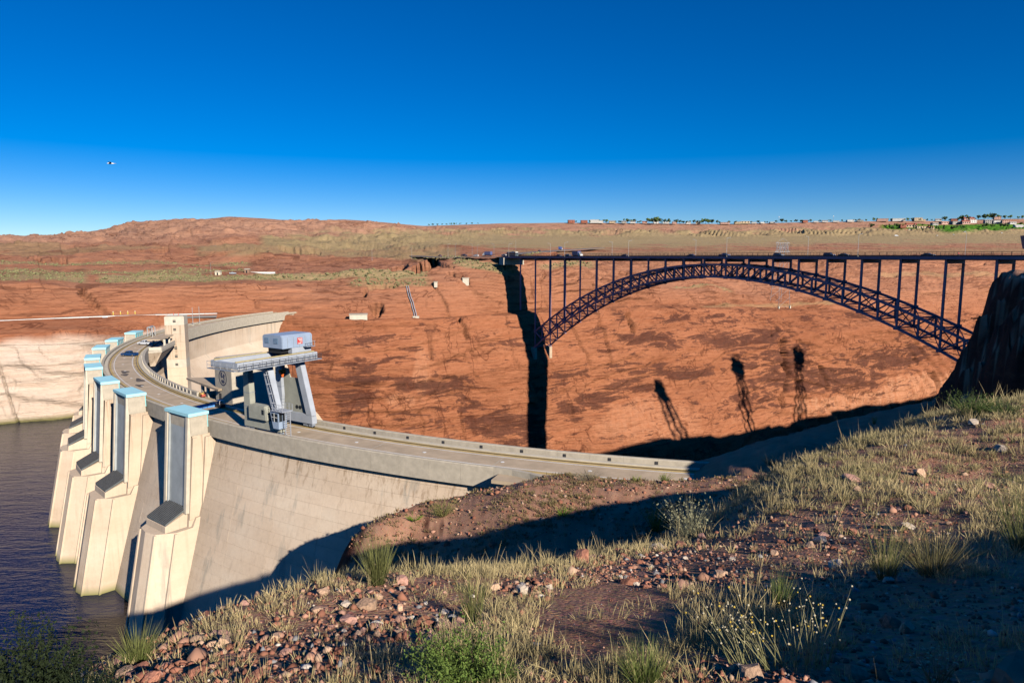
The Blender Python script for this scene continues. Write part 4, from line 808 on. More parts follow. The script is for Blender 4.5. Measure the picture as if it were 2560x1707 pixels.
# a walker on the bridge
def person(loc, rz, shirt, label):
    bmx = bpy.data.meshes.new('body'); bm = bmesh.new()
    J = {'pel': (0, 0, .95), 'chest': (0, 0, 1.3), 'neck': (0, 0, 1.5), 'head': (0, .02, 1.62), 'top': (0, 0, 1.74), 'sl': (-.19, 0, 1.42), 'sr': (.19, 0, 1.42), 'el': (-.25, -.06, 1.13), 'er': (.25, .08, 1.13), 'hl': (-.24, .06, .88), 'hr': (.24, .2, .92), 'kl': (-.1, .12, .5), 'kr': (.1, -.02, .5), 'al': (-.1, .2, .06), 'ar': (.1, -.24, .1), 'fl': (-.1, .36, .03), 'fr': (.1, -.12, .03), 'pl': (-.1, 0, .9), 'pr': (.1, 0, .9)}
    R_ = {'pel': .14, 'chest': .16, 'neck': .06, 'head': .1, 'top': .07, 'sl': .075, 'sr': .075, 'el': .05, 'er': .05, 'hl': .045, 'hr': .045, 'kl': .065, 'kr': .065, 'al': .045, 'ar': .045, 'fl': .04, 'fr': .04, 'pl': .09, 'pr': .09}
    vv = {k: bm.verts.new(p) for k, p in J.items()}
    for a_, b_ in (('pel', 'chest'), ('chest', 'neck'), ('neck', 'head'), ('head', 'top'), ('chest', 'sl'), ('chest', 'sr'), ('sl', 'el'), ('el', 'hl'), ('sr', 'er'), ('er', 'hr'), ('pel', 'pl'), ('pel', 'pr'), ('pl', 'kl'), ('pr', 'kr'), ('kl', 'al'), ('kr', 'ar'), ('al', 'fl'), ('ar', 'fr')): bm.edges.new((vv[a_], vv[b_]))
    bm.verts.index_update(); idx = {k: v.index for k, v in vv.items()}; bm.to_mesh(bmx); bm.free()
    o = bpy.data.objects.new('person', bmx); COL.objects.link(o); bpy.context.view_layer.objects.active = o
    sk = o.modifiers.new('skin', 'SKIN')
    for k, i in idx.items(): bmx.skin_vertices[0].data[i].radius = (R_[k], R_[k])
    bmx.skin_vertices[0].data[idx['pel']].use_root = True
    o.modifiers.new('sub', 'SUBSURF').levels = 1
    m, nt, b = nodes('clothed_figure'); N = NB(nt); zc_ = N.add('ShaderNodeSeparateXYZ', Vector=N.obj()).outputs['Z']
    nt.links.new(N.ramp(N.math('DIVIDE', zc_, 2.0), [(0, (.03, .03, .04)), (.46, (.04, .04, .06)), (.47, shirt), (.745, shirt), (.75, (.45, .26, .18)), (.84, (.05, .03, .02))]), b.inputs['Base Color'])
    nt.nodes['Color Ramp'].color_ramp.interpolation = 'CONSTANT'; bmx.materials.append(m)
    o.location = loc; o.rotation_euler = (0, 0, rz); tag(o, label, 'person'); return o
person(bpos(t_of_px(2396, -.7), -.7, -.1), BROT-math.pi/2, (.6, .06, .08), 'person in a red shirt walking along the bridge footway')
# lamp posts on the bridge
def lamp(loc, rz, h, label, grp, name='lamp_post'):
    o = empty(name, loc, rz, label, 'lamp post', grp)
    MB().tube((0, 0, 0), (0, 0, h), .08, .05, 8).build('pole', MATS['galv'], o); MB().bar((0, 0, h-.1), (0, 2.0, h+.25), .1).build('arm', MATS['galv'], o); MB().box(-.16, .16, 1.7, 2.5, h+.18, h+.34).build('lamp_head', MATS['galv'], o); MB().box(-.22, .22, -.22, .22, 0, .4).build('base', MATS['conc_grey'], o)
for i, x in enumerate((1272, 1411.5, 1571, 1816, 2144)): lamp(bpos(t_of_px(x, -1.0), -1.0, -.1), BROT, 9.0, 'grey lamp post on the near side of the bridge, number %s from its far end' % ('one', 'two', 'three', 'four', 'five')[i], 'bridge lamp posts')
for i, x in enumerate((1376, 1530, 1739, 2019, 2412)): lamp(bpos(t_of_px(x, W+1), W+1, -.1), BROT+math.pi, 9.0, 'grey lamp post on the far side of the bridge, number %s from its far end' % ('one', 'two', 'three', 'four', 'five')[i], 'bridge lamp posts')
# ------------------------------------------------------------------ roads on the far side
def strip(pts, wd, name, mat, dz=.0, n=8):
    P_ = [Vector(p) for p in pts]; dense = []
    for a_, b_ in zip(P_[:-1], P_[1:]): dense += [a_.lerp(b_, k/n) for k in range(n)]
    dense.append(P_[-1])
    for _ in range(4): dense = [dense[0]]+[(dense[i-1]+dense[i]*2+dense[i+1])/4 for i in range(1, len(dense)-1)]+[dense[-1]]
    q = []; f = []
    for i, p in enumerate(dense):
        d_ = (dense[min(i+1, len(dense)-1)]-dense[max(i-1, 0)]); nn = Vector((-d_.y, d_.x, 0)).normalized()*wd/2; nb = nn*2.2+Vector((0, 0, -5))
        up = Vector((0, 0, dz)); q += [p-nn*1.1+up-Vector((0, 0, .5)), p-nn+up, p+nn+up, p+nn*1.1+up-Vector((0, 0, .5))]
        if i: f += [(i*4-4+j, i*4-3+j, i*4+1+j, i*4+j) for j in range(3)]
    o = MB().add(q, f).build(name, mat); return tag(o, kind='structure'), dense
mk('far_asphalt', (.17, .15, .14), .95, .12, .05)
_, hw1 = strip([bpos(-198, 6.5, -.25), atY(1272, 637.5, 560), atY(1335, 632, 640), atY(1420, 626, 760), atY(1500, 621, 900)], 12, 'highway', MATS['far_asphalt'], .8)
_, hw2 = strip([bpos(-200, 6.5, -.3), atY(1225, 643, 535), atY(1170, 643.5, 548), atY(1100, 644, 575), atY(1035, 640, 640)], 9, 'side_road', MATS['far_asphalt'], .3)
for i, (x, f, k_, cl, lb) in enumerate(((0, .30, 'suv', (.05, .06, .12), 'dark suv on the far highway bend just past the bridge'), (0, .55, 'sedan', (.06, .06, .07), 'black car on the far highway, middle of three'), (0, .72, 'box', (.05, .10, .3), 'blue truck farthest up the highway bend'),
        (1, .08, 'sedan', (.5, .5, .5), 'silver car nearest the bridge on the side road'), (1, .30, 'box', (.10, .12, .25), 'blue and white truck on the side road left of the bridge'), (1, .44, 'sedan', (.75, .75, .75), 'white car among the poles left of the bridge'), (1, .58, 'pickup', (.05, .05, .08), 'dark pickup on the side road among the poles'), (1, .80, 'sedan', (.03, .03, .08), 'dark car farthest left on the side road'))):
    hw = (hw1, hw2)[x]; j = int(f*(len(hw)-2)); p = hw[j]; d_ = hw[j+1]-hw[j]
    vehicle(k_, cl, (p.x, p.y, p.z+.8), math.atan2(d_.y, d_.x), lb, 'vehicles on the far roads')
# road behind the left end of the dam with its white barrier
sel = [i for i in range(len(px)) if -300 < px[i] < 560][::12]
mid = [tuple((Pr[i]+P2[i])/2+np.array([0, 0, .0])) for i in sel]
q = []; f = []
for k, i in enumerate(sel):
    q += [Pr[i]+np.array([0, -1.5, -1.5]), Pr[i]+np.array([0, .2, .35]), P2[i]+np.array([0, 0, .35]), P2[i]+np.array([0, 2, .2])]
    if k: f += [(k*4-4+j, k*4-3+j, k*4+1+j, k*4+j) for j in range(3)]
tag(MB().add(q, f).build('access_road', MATS['far_asphalt']), kind='structure')
gr = empty('road_barrier_wall', tuple(Pr[sel[len(sel)//2]]), 0, 'long white barrier along the access road behind the dam', 'barrier'); GL = Vector(gr.location)
for a_, b_ in zip(sel[:-1], sel[1:]):
    A_2, B_2 = Vector(Pr[a_])+Vector((0, .3, .3)), Vector(Pr[b_])+Vector((0, .3, .3)); B_2 = A_2.lerp(B_2, .97)
    o = MB().hexa([A_2+Vector((0, -.3, 0)), B_2+Vector((0, -.3, 0)), B_2+Vector((0, .3, 0)), A_2+Vector((0, .3, 0))], [A_2+Vector((0, -.15, .7)), B_2+Vector((0, -.15, .7)), B_2+Vector((0, .15, .7)), A_2+Vector((0, .15, .7))]).build('barrier_segment', MATS['white_paint']); o.parent = gr; o.matrix_parent_inverse = Matrix.Translation(-GL)
for i, x in enumerate((284, 302, 319, 338)):
    j = int(np.argmin(abs(px-x))); p = P2[j]; o = empty('bollard', (p[0], p[1], p[2]), 0, 'small yellow post across the access road, %s from the left' % ('first', 'second', 'third', 'fourth')[i], 'bollard', 'yellow posts by the access road')
    MB().tube((0, 0, 0), (0, 0, 2.2), .28, n=8).build('post', mk('paint_post', (.65, .5, .1)), o); MB().tube((0, 0, 2.2), (0, 0, 2.4), .32, .2, 8).build('cap', MATS['white_paint'], o)
# lamp posts along the far roads
for i, (x, y0, h) in enumerate(((527, 692, 9), (931, 657, 10), (1030, 647, 10), (1120, 645, 11), (1138, 645, 11), (1180, 644, 12), (1194, 643, 10), (1236, 643, 11), (1289, 636, 11))):
    p = far_at(x, y0); lamp(tuple(p), random.uniform(0, 6), h, 'slender pole on the far bench, %s from the left' % ('first', 'second', 'third', 'fourth', 'fifth', 'sixth', 'seventh', 'eighth', 'ninth')[i], 'poles on the far bench', 'light_pole')
# concrete portals in the far wall
def portal(x, y, wd, h, label):
    p = far_at(x, y); o = empty('concrete_portal', (p[0], p[1]-1.0, p[2]), math.atan2(-p[0], p[1]) , label, 'portal', 'concrete portals in the far wall')
    MB().box(-wd/2, wd/2, -2.5, 6, -1.5, h).build('wall', MATS['conc_pale'], o, bevel=.1); MB().box(-wd/2-.3, wd/2+.3, -2.8, 6, h, h+.4).build('cap', MATS['conc_grey'], o)
    MB().box(-wd/2-.06, -wd/2, -1.8, 3, -1.5, h-.5).build('opening', MATS['black'], o)
portal(897, 803, 11, 3.4, 'low wide concrete portal on the ledge right of the crane'); portal(1166, 708, 4.6, 4.9, 'square concrete portal standing on the far rim'); portal(1090, 719, 2.4, 2.2, 'tiny concrete box left of the square portal')
pp = empty('penstock_pipes', tuple(far_at(1040, 796)), 0, 'pair of thin grey pipes running down the far wall', 'pipes'); q0 = far_at(1018, 724); q1 = far_at(1041, 797); LL = Vector(pp.location)
for s in (-.7, .7):
    pts = [Vector(far_at(1018+23*k/6, 724+73*k/6))+Vector((s, -1.2, .5))-LL for k in range(7)]
    for a_, b_ in zip(pts[:-1], pts[1:]): MB().tube(a_, b_, .28, n=6).build('pipe', MATS['pipe_grey'], pp)
MB().box(-2, 2, -2.2, 1, -.8, 1.2).build('footing', MATS['conc_pale'], pp)
def shed(x, y, wd, dp, h, mt, label, rz=0):
    p = far_at(x, y); o = empty('shed', (p[0], p[1], p[2]-.3), rz, label, 'shed'); MB().box(-wd/2, wd/2, -dp/2, dp/2, 0, h).build('wall', mt, o); MB().prism([(-dp/2-.3, h), (dp/2+.3, h), (0, h+.7)], 'x', -wd/2-.3, wd/2+.3).build('roof', MATS['conc_grey'], o); MB().box(-.5, .5, -dp/2-.04, -dp/2, 0, 2).build('door', MATS['window_dark'], o)
shed(547, 691, 3.6, 3, 2.6, mk('cream', (.7, .62, .45)), 'cream shed on the bench above the dam'); shed(619, 688, 3.2, 3, 2.6, mk('shed_brown', (.33, .2, .13)), 'brown hut beside the white retaining wall')
p = far_at(658, 686); o = empty('retaining_wall', tuple(p), 0, 'low white retaining wall on the bench above the dam', 'wall'); MB().box(-9, 9, -.4, .4, -1, 1.1).build('panel', MATS['white_paint'], o); MB().box(-9.1, 9.1, -.5, .5, 1.1, 1.25).build('coping', MATS['conc_pale'], o)
p = far_at(582, 690); vehicle('sedan', (.5, .55, .6), (p[0], p[1], p[2]), .3, 'silver car parked between the shed and the hut', None)
# lattice pylons
def pylon(loc, rz, h, spread, arm, label, grp, thick=.35):
    o = empty('transmission_pylon', loc, rz, label, 'pylon', grp); mt = mk('pylon_steel', (.30, .29, .30), .5, .1)
    topw = spread*.28
    for s in (-1, 1):
        for t in (-1, 1):
            MB().bar((s*spread/2, t*spread*.35, 0), (s*topw/2*2.2, t*topw*.3, h), thick).build('leg', mt, o); MB().box(s*spread/2-.7, s*spread/2+.7, t*spread*.35-.7, t*spread*.35+.7, -2, .5).build('footing', MATS['conc_pale'], o)
    for k in range(7):
        f0, f1 = k/7., (k+1)/7.; w0 = spread/2*(1-f0)+topw*1.1*f0; w1 = spread/2*(1-f1)+topw*1.1*f1; e0 = spread*.35*(1-f0)+topw*.3*f0; e1 = spread*.35*(1-f1)+topw*.3*f1
        for t in (-1, 1):
            MB().bar((-w0, t*e0, f0*h), (w1, t*e1, f1*h), thick*.6).build('brace', mt, o)
            if k % 2 == 0: MB().bar((-w0, t*e0, f0*h), (w0, t*e0, f0*h), thick*.6).build('strut', mt, o)
    for zf, aw in ((1.0, arm), (.86, arm*1.15)):
        MB().bar((-aw/2, 0, h*zf), (aw/2, 0, h*zf), thick*1.6).build('cross_arm', mt, o)
        MB().bar((-aw/2, 0, h*zf), (0, 0, h*(zf+.07)), thick*.8).build('arm_brace', mt, o); MB().bar((aw/2, 0, h*zf), (0, 0, h*(zf+.07)), thick*.8).build('arm_brace', mt, o)
    for f_, a_ in ((.80, .55), (.93, .8)): MB().bar((-arm*a_/2, 0, h*f_), (arm*a_/2, 0, h*f_), thick*1.4).build('cross_arm', mt, o)
    for k in range(6): MB().bar((-arm*.5+k*arm/6, 0, h*.86), (-arm*.5+(k+1)*arm/6, 0, h*1.0), thick).build('head_brace', mt, o); MB().bar((-arm*.5+(k+1)*arm/6, 0, h*.86), (-arm*.5+k*arm/6, 0, h*1.0), thick).build('head_brace', mt, o)
    for xx in (-arm/2, 0, arm/2): MB().tube((xx, 0, h*.86-3), (xx, 0, h*.86), .16, n=6).build('insulator', MATS['glass_dark'], o)
    return o
p = far_at(1948, 768); pylon(tuple(p), .5, 62, 16, 19, 'grey lattice pylon on the ledge behind the bridge', 'transmission pylons', .26)
# scrub on the far benches
vm = (veg.ravel() > .45) & (RID.ravel() < 7.8); ids = np.flatnonzero(vm); pick = rng.choice(ids, 2600)
ico = [(0, 0, 1), (.9, 0, .35), (.28, .85, .35), (-.72, .53, .35), (-.72, -.53, .35), (.28, -.85, .35), (.72, .53, -.3), (-.28, .85, -.3), (-.9, 0, -.3), (-.28, -.85, -.3), (.72, -.53, -.3), (0, 0, -.5)]
icf = [(0,1,2),(0,2,3),(0,3,4),(0,4,5),(0,5,1),(1,6,2),(2,7,3),(3,8,4),(4,9,5),(5,10,1),(6,7,2),(7,8,3),(8,9,4),(9,10,5),(10,6,1),(11,7,6),(11,8,7),(11,9,8),(11,10,9),(11,6,10)]
ICV, ICF = np.array(ico), np.array(icf)
base = G.reshape(-1, 3)[pick]+rng.normal(0, 1.0, (len(pick), 3))*np.array([1, 1, .05]); sc = rng.uniform(.35, 1.25, len(pick))*np.clip(base[:, 1]/500, .8, 2)
V = (ICV[None]*rng.uniform(.7, 1.3, (len(pick), 12, 1))*sc[:, None, None]*np.array([1, 1, .8])+base[:, None]).reshape(-1, 3); Fs = (ICF[None]+12*np.arange(len(pick))[:, None, None]).reshape(-1, 3)
tag(np_mesh('desert_scrub', V, Fs, mk('scrub', (.21, .19, .085), .9, .4, .15)), 'olive desert scrub dotted over the far benches', 'scrub', kind='stuff')
# bird in the sky
bp = atY(277, 409, 60); o = empty('bird', tuple(bp), math.radians(200), 'white bird gliding in the blue sky at the left', 'bird')
q = MB(); ring = lambda x, r, z=0: [(x, r*math.cos(a)*.9, z+r*math.sin(a)) for a in np.linspace(0, 2*math.pi, 8, endpoint=False)]
prs = [ring(-.28, .015), ring(-.15, .05), ring(.02, .07), ring(.15, .055), ring(.22, .04), ring(.30, .012)]
vs_ = [v for r in prs for v in r]; q.add(vs_, [(i*8+j, i*8+(j+1) % 8, i*8+8+(j+1) % 8, i*8+8+j) for i in range(5) for j in range(8)]+[tuple(range(8)), tuple(range(40, 48))]); q.build('body', MATS['white_paint'], o, smooth=True)
for s in (-1, 1): MB().hexa([(.1, s*.05, .0), (.14, s*.33, .09), (.0, s*.62, .04), (-.06, s*.33, .09), (-.08, s*.05, .0)], [(.1, s*.05, .02), (.14, s*.33, .105), (.0, s*.62, .045), (-.06, s*.33, .1), (-.08, s*.05, .015)]).build('wing', MATS['white_paint'] if s < 0 else mk('bird_wing_shade', (.12, .16, .25)), o)  # one wing painted blue-grey as its shaded side
MB().hexa([(-.25, -.02, 0), (-.42, -.09, 0), (-.42, .09, 0), (-.25, .02, 0)], [(-.25, -.02, .012), (-.42, -.09, .008), (-.42, .09, .008), (-.25, .02, .012)]).build('tail', MATS['white_paint'], o)
# ------------------------------------------------------------------ the town on the mesa
mk('tree_leaf', (.055, .085, .03), .9, .45, .4); mk('tree_leaf_b', (.09, .14, .035), .9, .4, .4); mk('bark', (.12, .08, .055), .9, .3)
def sky_pt(x, y=None, back=0.0):
    Y = float(np.interp(x, SKYL[0], SKYL[2]))-back; yy = float(np.interp(x, SKYL[0], SKYL[1])) if y is None else y
    return atY(x, yy, Y)
def tree_mesh(seed, cyp=False):
    r = np.random.default_rng(seed); n = 150; c = []
    for k in range(7): c.append((r.normal(0, .24), r.normal(0, .24), .55+r.uniform(-.16, .26), r.uniform(.16, .30)) if not cyp else (r.normal(0, .03), r.normal(0, .03), .15+.12*k, .13*(1-.1*k)))
    V = []; Fq = []
    for i in range(n):
        cx, cy, cz, cr = c[r.integers(len(c))]; d = r.normal(size=3); d /= np.linalg.norm(d); p = np.array([cx, cy, cz])+d*cr*r.uniform(.6, 1.05)
        s = r.uniform(.05, .10); a = r.normal(size=3); a /= np.linalg.norm(a); b_ = np.cross(d+.3*a, a); b_ /= np.linalg.norm(b_)+1e-6; a2 = np.cross(b_, d); o0 = len(V)
        V += [p-b_*s-a2*s, p+b_*s-a2*s, p+b_*s+a2*s, p-b_*s+a2*s]; Fq.append((o0, o0+1, o0+2, o0+3))
    me = bpy.data.meshes.new('crown'); me.from_pydata([tuple(v) for v in V], [], Fq); return me
TM = [tree_mesh(s) for s in range(4)]+[tree_mesh(9, True)]
for i, t_ in enumerate(TM): t_.materials.append(MATS['tree_leaf' if i % 2 == 0 else 'tree_leaf_b'])
TRK = MB().tube((0, 0, -.05), (0, 0, .5), .03, .018, 6); TRK.bar((0, 0, .35), (.16, .05, .6), .02); TRK.bar((0, 0, .3), (-.14, -.08, .55), .018); TRK = TRK.build('trunk', MATS['bark']); trk_me = TRK.data; bpy.data.objects.remove(TRK)
def tree(p, h, wd, var, label, grp):
    o = empty('tree' if var < 4 else 'cypress_tree', tuple(p), random.uniform(0, 6), label, 'tree', grp)
    inst('trunk', trk_me, o, sc=(h, h, h)); inst('crown', TM[var], o, sc=(wd, wd, h))
def bld(p, wd, dp, h, wall, roofm, label, rz, floors=1, bays=4, roof='flat', grp='town buildings on the mesa'):
    o = empty('building', (p[0], p[1], p[2]-1), rz, label, 'building', grp); MB().box(-wd/2, wd/2, -dp/2, dp/2, 0, h+1).build('wall', wall, o)
    if roof == 'flat': MB().box(-wd/2-.4, wd/2+.4, -dp/2-.4, dp/2+.4, h+1, h+1.5).build('roof', roofm, o)
    else: MB().prism([(-dp/2-.6, h+1), (dp/2+.6, h+1), (0, h+1+dp*.22)], 'x', -wd/2-.6, wd/2+.6).build('roof', roofm, o)
    fh = h/floors; bw = wd/bays
    for f in range(floors):
        for k in range(bays): MB().box(-wd/2+bw*(k+.25), -wd/2+bw*(k+.75), -dp/2-.06, -dp/2, 1+fh*(f+.3), 1+fh*(f+.8)).build('window', MATS['window_dark'], o)
    return o
WH = mk('wall_white', (.72, .68, .62)); BE = mk('wall_beige', (.58, .44, .28)); BR = mk('wall_brick', (.36, .12, .07)); PK = mk('wall_pink', (.60, .36, .28)); GY = mk('wall_grey', (.42, .38, .33)); RT = mk('roof_tile', (.38, .10, .06)); RG = mk('roof_grey', (.32, .30, .29))
m_ = 1.23
B_ = [(1428,22,9,BR,RT,'brick red house with a tower block on the mesa edge at the left','flat',2,4),(1460,22,8,BR,RT,'low brick red building beside the white hotel','flat',2,5),(1486,28,10,WH,WH,'white stepped hotel on the mesa edge','flat',3,7),(1500,20,7,WH,RG,'white wing of the stepped hotel','flat',2,5),(1530,20,5,BE,RG,'beige house right of the white hotel','gable',1,4),(1560,16,5,GY,RG,'grey roofed house among the mesa trees','gable',1,3),(1582,18,4,WH,RG,'small white house left of the tall trees','gable',1,4),(1612,16,4,PK,RT,'pink house with a tiled roof on the mesa','gable',1,3),(1640,18,5,WH,RG,'white gabled house in front of a round tree','gable',1,4),(1665,20,5,WH,WH,'long bright white shed on the mesa','flat',1,6),(1686,14,5,PK,RG,'pink house right of the white shed','gable',1,3),(1720,16,4,WH,RG,'little white house between dark trees','gable',1,3),(1745,14,4,BE,RG,'beige house at the end of the tree row','gable',1,3),
      (1812,30,5,PK,RG,'low pinkish commercial block','flat',1,6),(1843,20,6,BE,RG,'beige block left of the tan warehouse','flat',1,4),(1862,30,7,BE,BE,'tan warehouse with dark door frames on the mesa','flat',1,3),(1885,16,4,WH,RG,'flat white building right of the warehouse','flat',1,4),(1905,14,3,WH,WH,'low white trailer on the mesa edge','flat',1,4),(1930,16,3,GY,WH,'long grey trailer near the lone tree','flat',1,4),(2012,16,7,BR,RT,'red roofed restaurant standing alone on the mesa','flat',1,4),(2040,16,3,WH,WH,'white trailer right of the red restaurant','flat',1,4),(2062,18,3,WH,RG,'low white house with a grey roof on the mesa','gable',1,4),(2090,20,3,WH,WH,'long white trailer on the mesa','flat',1,5),(2125,22,5,WH,WH,'white hall in the middle of the right mesa','flat',1,5),(2150,20,4,GY,RG,'grey shed left of the long pink hotel','flat',1,4),(2205,34,8,PK,PK,'shaded pink end of the long hotel','flat',2,9),(2245,40,8,WH,WH,'long pale hotel row on the right mesa','flat',2,10),(2293,26,10,BE,BE,'yellowish stepped hotel block','flat',3,5),(2305,18,5,BE,RG,'low beige wing of the yellowish hotel','flat',1,4),(2345,18,5,WH,RG,'white house with a dark roof right of the hotels','gable',1,4),(2385,20,8,BR,RG,'brown apartment house with white bays','flat',2,5),(2420,34,6,PK,RT,'long low pink house under the big tree','gable',1,7),(2492,20,8,PK,RT,'pink house on the hill at the right edge','flat',2,4)]
for x, wp, hp, wm, rm, lb, rf_, fl, ba in B_:
    p = sky_pt(x, back=30); k = p[1]/FPX*.72; bld(p, wp*k, wp*k*.55+4, hp*k*.95, wm, rm, lb, random.uniform(-.15, .15)+math.atan2(-p[0], p[1])*.5, fl, ba, rf_)
for x, y0, wp, hp, wm, rm, lb in ((2255,578,14,7,BR,RT,'brown tower of the golf resort among trees'),(2275,577,24,6,BE,RT,'beige resort wing left of the poplars'),(2302,578,24,6,BE,RT,'beige resort wing in the middle of the trees'),(2325,580,14,5,BE,RT,'beige resort wing at the right end'),(2335,566,14,6,GY,RG,'grey house above the golf course'),(2358,561,16,6,PK,RT,'pink house on the slope above the green'),(2388,562,20,7,GY,RG,'blue grey house in shade above the golf course'),(2412,562,18,6,PK,RT,'pinkish villa right of the grey one'),(2428,557,18,7,WH,RT,'white villa on the slope'),(2470,560,18,7,GY,RG,'shaded villa at the far right'),(2490,561,18,8,WH,RG,'white two storey villa at the far right'),(2512,563,16,8,PK,RT,'dark roofed villa beside the tall tree'),(2530,564,14,5,WH,RG,'low white villa near the right edge'),(2545,572,18,3,WH,WH,'long white clubhouse roof by the green')):
    p = far_at(x, y0); k = p[1]/FPX; bld(p, wp*k, wp*k*.6+3, hp*k, wm, rm, lb, random.uniform(-.3, .1), 1 if hp < 7 else 2, 4, 'flat' if random.random() < .5 else 'gable', 'houses around the golf course')
T_ = [(1072,4),(1082,5),(1093,4),(1105,4),(1116,4),(1128,5),(1136,5),(1150,4),(1166,4),(1180,4),(1195,3),(1508,7),(1516,8),(1548,5),(1566,7),(1568,10),(1580,8),(1586,9),(1600,6),(1622,11),(1630,12),(1641,15),(1650,12),(1662,10),(1672,11),(1692,9),(1700,8),(1708,6),(1716,6),(1735,9),(1744,8),(1757,10),(1764,12),(1772,11),(1780,10),(1793,9),(1955,9),(1918,4),(1978,5),(2148,6),(2185,8),(2270,7),(2318,5),(2362,10),(2404,12),(2412,7),(2422,8),(2446,10),(2460,12),(2470,12),(2480,14),(2498,10),(2512,8),(2526,9),(2545,6),(2556,8)]
names = ['left of the brick house', 'by the white hotel', 'in the middle row', 'near the tan warehouse', 'on the right mesa', 'at the far right']
T_ += [(x, random.choice((4, 5, 5, 6, 7))) for x in (1440, 1474, 1498, 1524, 1538, 1552, 1594, 1607, 1616, 1655, 1682, 1725, 1752, 1800, 1822, 1838, 1878, 1895, 1912, 1940, 1965, 1990, 2003, 2026, 2050, 2075, 2105, 2138, 2165, 2215, 2228, 2262, 2280, 2300, 2330, 2352, 2374, 2395, 2430, 2438)]
T_.sort()
def nth(i): return '%d%s' % (i, 'th' if 10 < i % 100 < 14 else {1: 'st', 2: 'nd', 3: 'rd'}.get(i % 10, 'th'))
for i, (x, h) in enumerate(T_):
    p = sky_pt(x, back=20 if i % 3 else 60); k = p[1]/FPX; tree(p, h*k*1.15, h*k*1.2*random.uniform(.8, 1.2), random.randrange(4), '%s green tree from the left along the mesa skyline' % nth(i+1), 'trees on the mesa skyline')
for i, (x, y0, h, v) in enumerate(sorted([(2176,578,13,0),(2185,577,12,1),(2193,577,11,2),(2205,577,10,3),(2212,578,9,0),(2224,578,9,1),(2232,578,10,2),(2242,577,13,3),(2248,578,12,0),(2262,578,9,4),(2282,580,12,4),(2288,580,11,4),(2318,580,13,4),(2324,581,12,4),(2330,581,11,4),(2340,580,12,4),(2346,580,11,4),(2357,580,14,4),(2380,581,11,1),(2384,580,10,2),(2407,573,9,3),(2392,574,7,0),(2446,574,7,1),(2458,575,10,2),(2466,573,12,1),(2478,573,9,3),(2500,574,11,0),(2512,574,14,2),(2536,570,9,1),(2550,566,10,3),(2222,565,5,0),(2305,567,6,2)])):
    p = far_at(x, y0); k = p[1]/FPX; tree(p, h*k, h*k*(.85 if v < 4 else .9), v, ('%s tree from the left around the golf course, a round one' if v < 4 else '%s tree from the left around the golf course, a slim cypress') % nth(i+1), 'trees around the golf course')
for i, (x, y0, lb) in enumerate(((2242,593,'white delivery truck on the desert flat below the resort'),(2272,585,'white car below the golf resort'),(2342,591,'white car on the flat right of the delivery truck'),(2384,589,'white van parked on the flat below the green'),(2412,586,'blue and white van by the golf course edge'),(2503,586,'white car at the far right of the flat'))):
    p = far_at(x, y0); vehicle('box' if i == 0 else 'suv', (.78, .78, .78), (p[0], p[1], p[2]+.6), random.uniform(-.3, .3), lb, 'vehicles on the desert flat')
for i, x in enumerate((1947, 2083)): 
    p = sky_pt(x, back=5); o = empty('radio_mast', tuple(p), 0, 'thin radio mast on the mesa, the %s one' % ('left', 'right')[i], 'mast', 'masts on the mesa'); MB().tube((0, 0, 0), (0, 0, 20), .45, .25, 6).build('pole', MATS['galv'], o); MB().box(-.9, .9, -.9, .9, 16, 19).build('antenna', MATS['galv'], o)
# ------------------------------------------------------------------ things on the near side
def ground_at(x, y, y0=1.2, y1=140):
    a, b_, c_ = ray(x, y); Ys = np.geomspace(y0, y1, 700); X_ = a/b_*Ys; z_r = c_/b_*Ys; hz = hill_h(X_, Ys); k = np.flatnonzero(z_r < hz)
    i = k[0] if len(k) else len(Ys)-1; return np.array([X_[i], Ys[i], hz[i]])
def gz(x, y): return float(hill_h(np.array([x]), np.array([y]))[0])
# round visitor centre at the right edge
vc = empty('visitor_centre', (88.6, 87.0, -4.0), 0, 'round visitor centre with a purple shaded roof band at the right edge', 'building')
def disc(r0, r1, z0, z1, n=48):
    return MB().hexa([(r0*math.cos(2*math.pi*i/n), r0*math.sin(2*math.pi*i/n), z0) for i in range(n)], [(r1*math.cos(2*math.pi*i/n), r1*math.sin(2*math.pi*i/n), z1) for i in range(n)])
mk('vc_band', (.22, .14, .17), .7, .1); mk('vc_stone', (.20, .13, .09), .85, .2)
disc(19.4, 19.8, 5.1, 6.9).build('roof_band', MATS['vc_band'], vc); disc(18.8, 18.8, 1.4, 5.1).build('glass_wall', MATS['glass_dark'], vc); disc(19.3, 19.3, 1.0, 1.35).build('deck', MATS['conc_grey'], vc); disc(15.5, 16.5, -8, 1.0).build('base_wall', MATS['vc_stone'], vc)
for k in range(28):
    a = 2*math.pi*k/28; MB().bar((18.85*math.cos(a), 18.85*math.sin(a), 1.35), (18.85*math.cos(a), 18.85*math.sin(a), 5.1), .18).build('mullion', MATS['vc_stone'], vc)
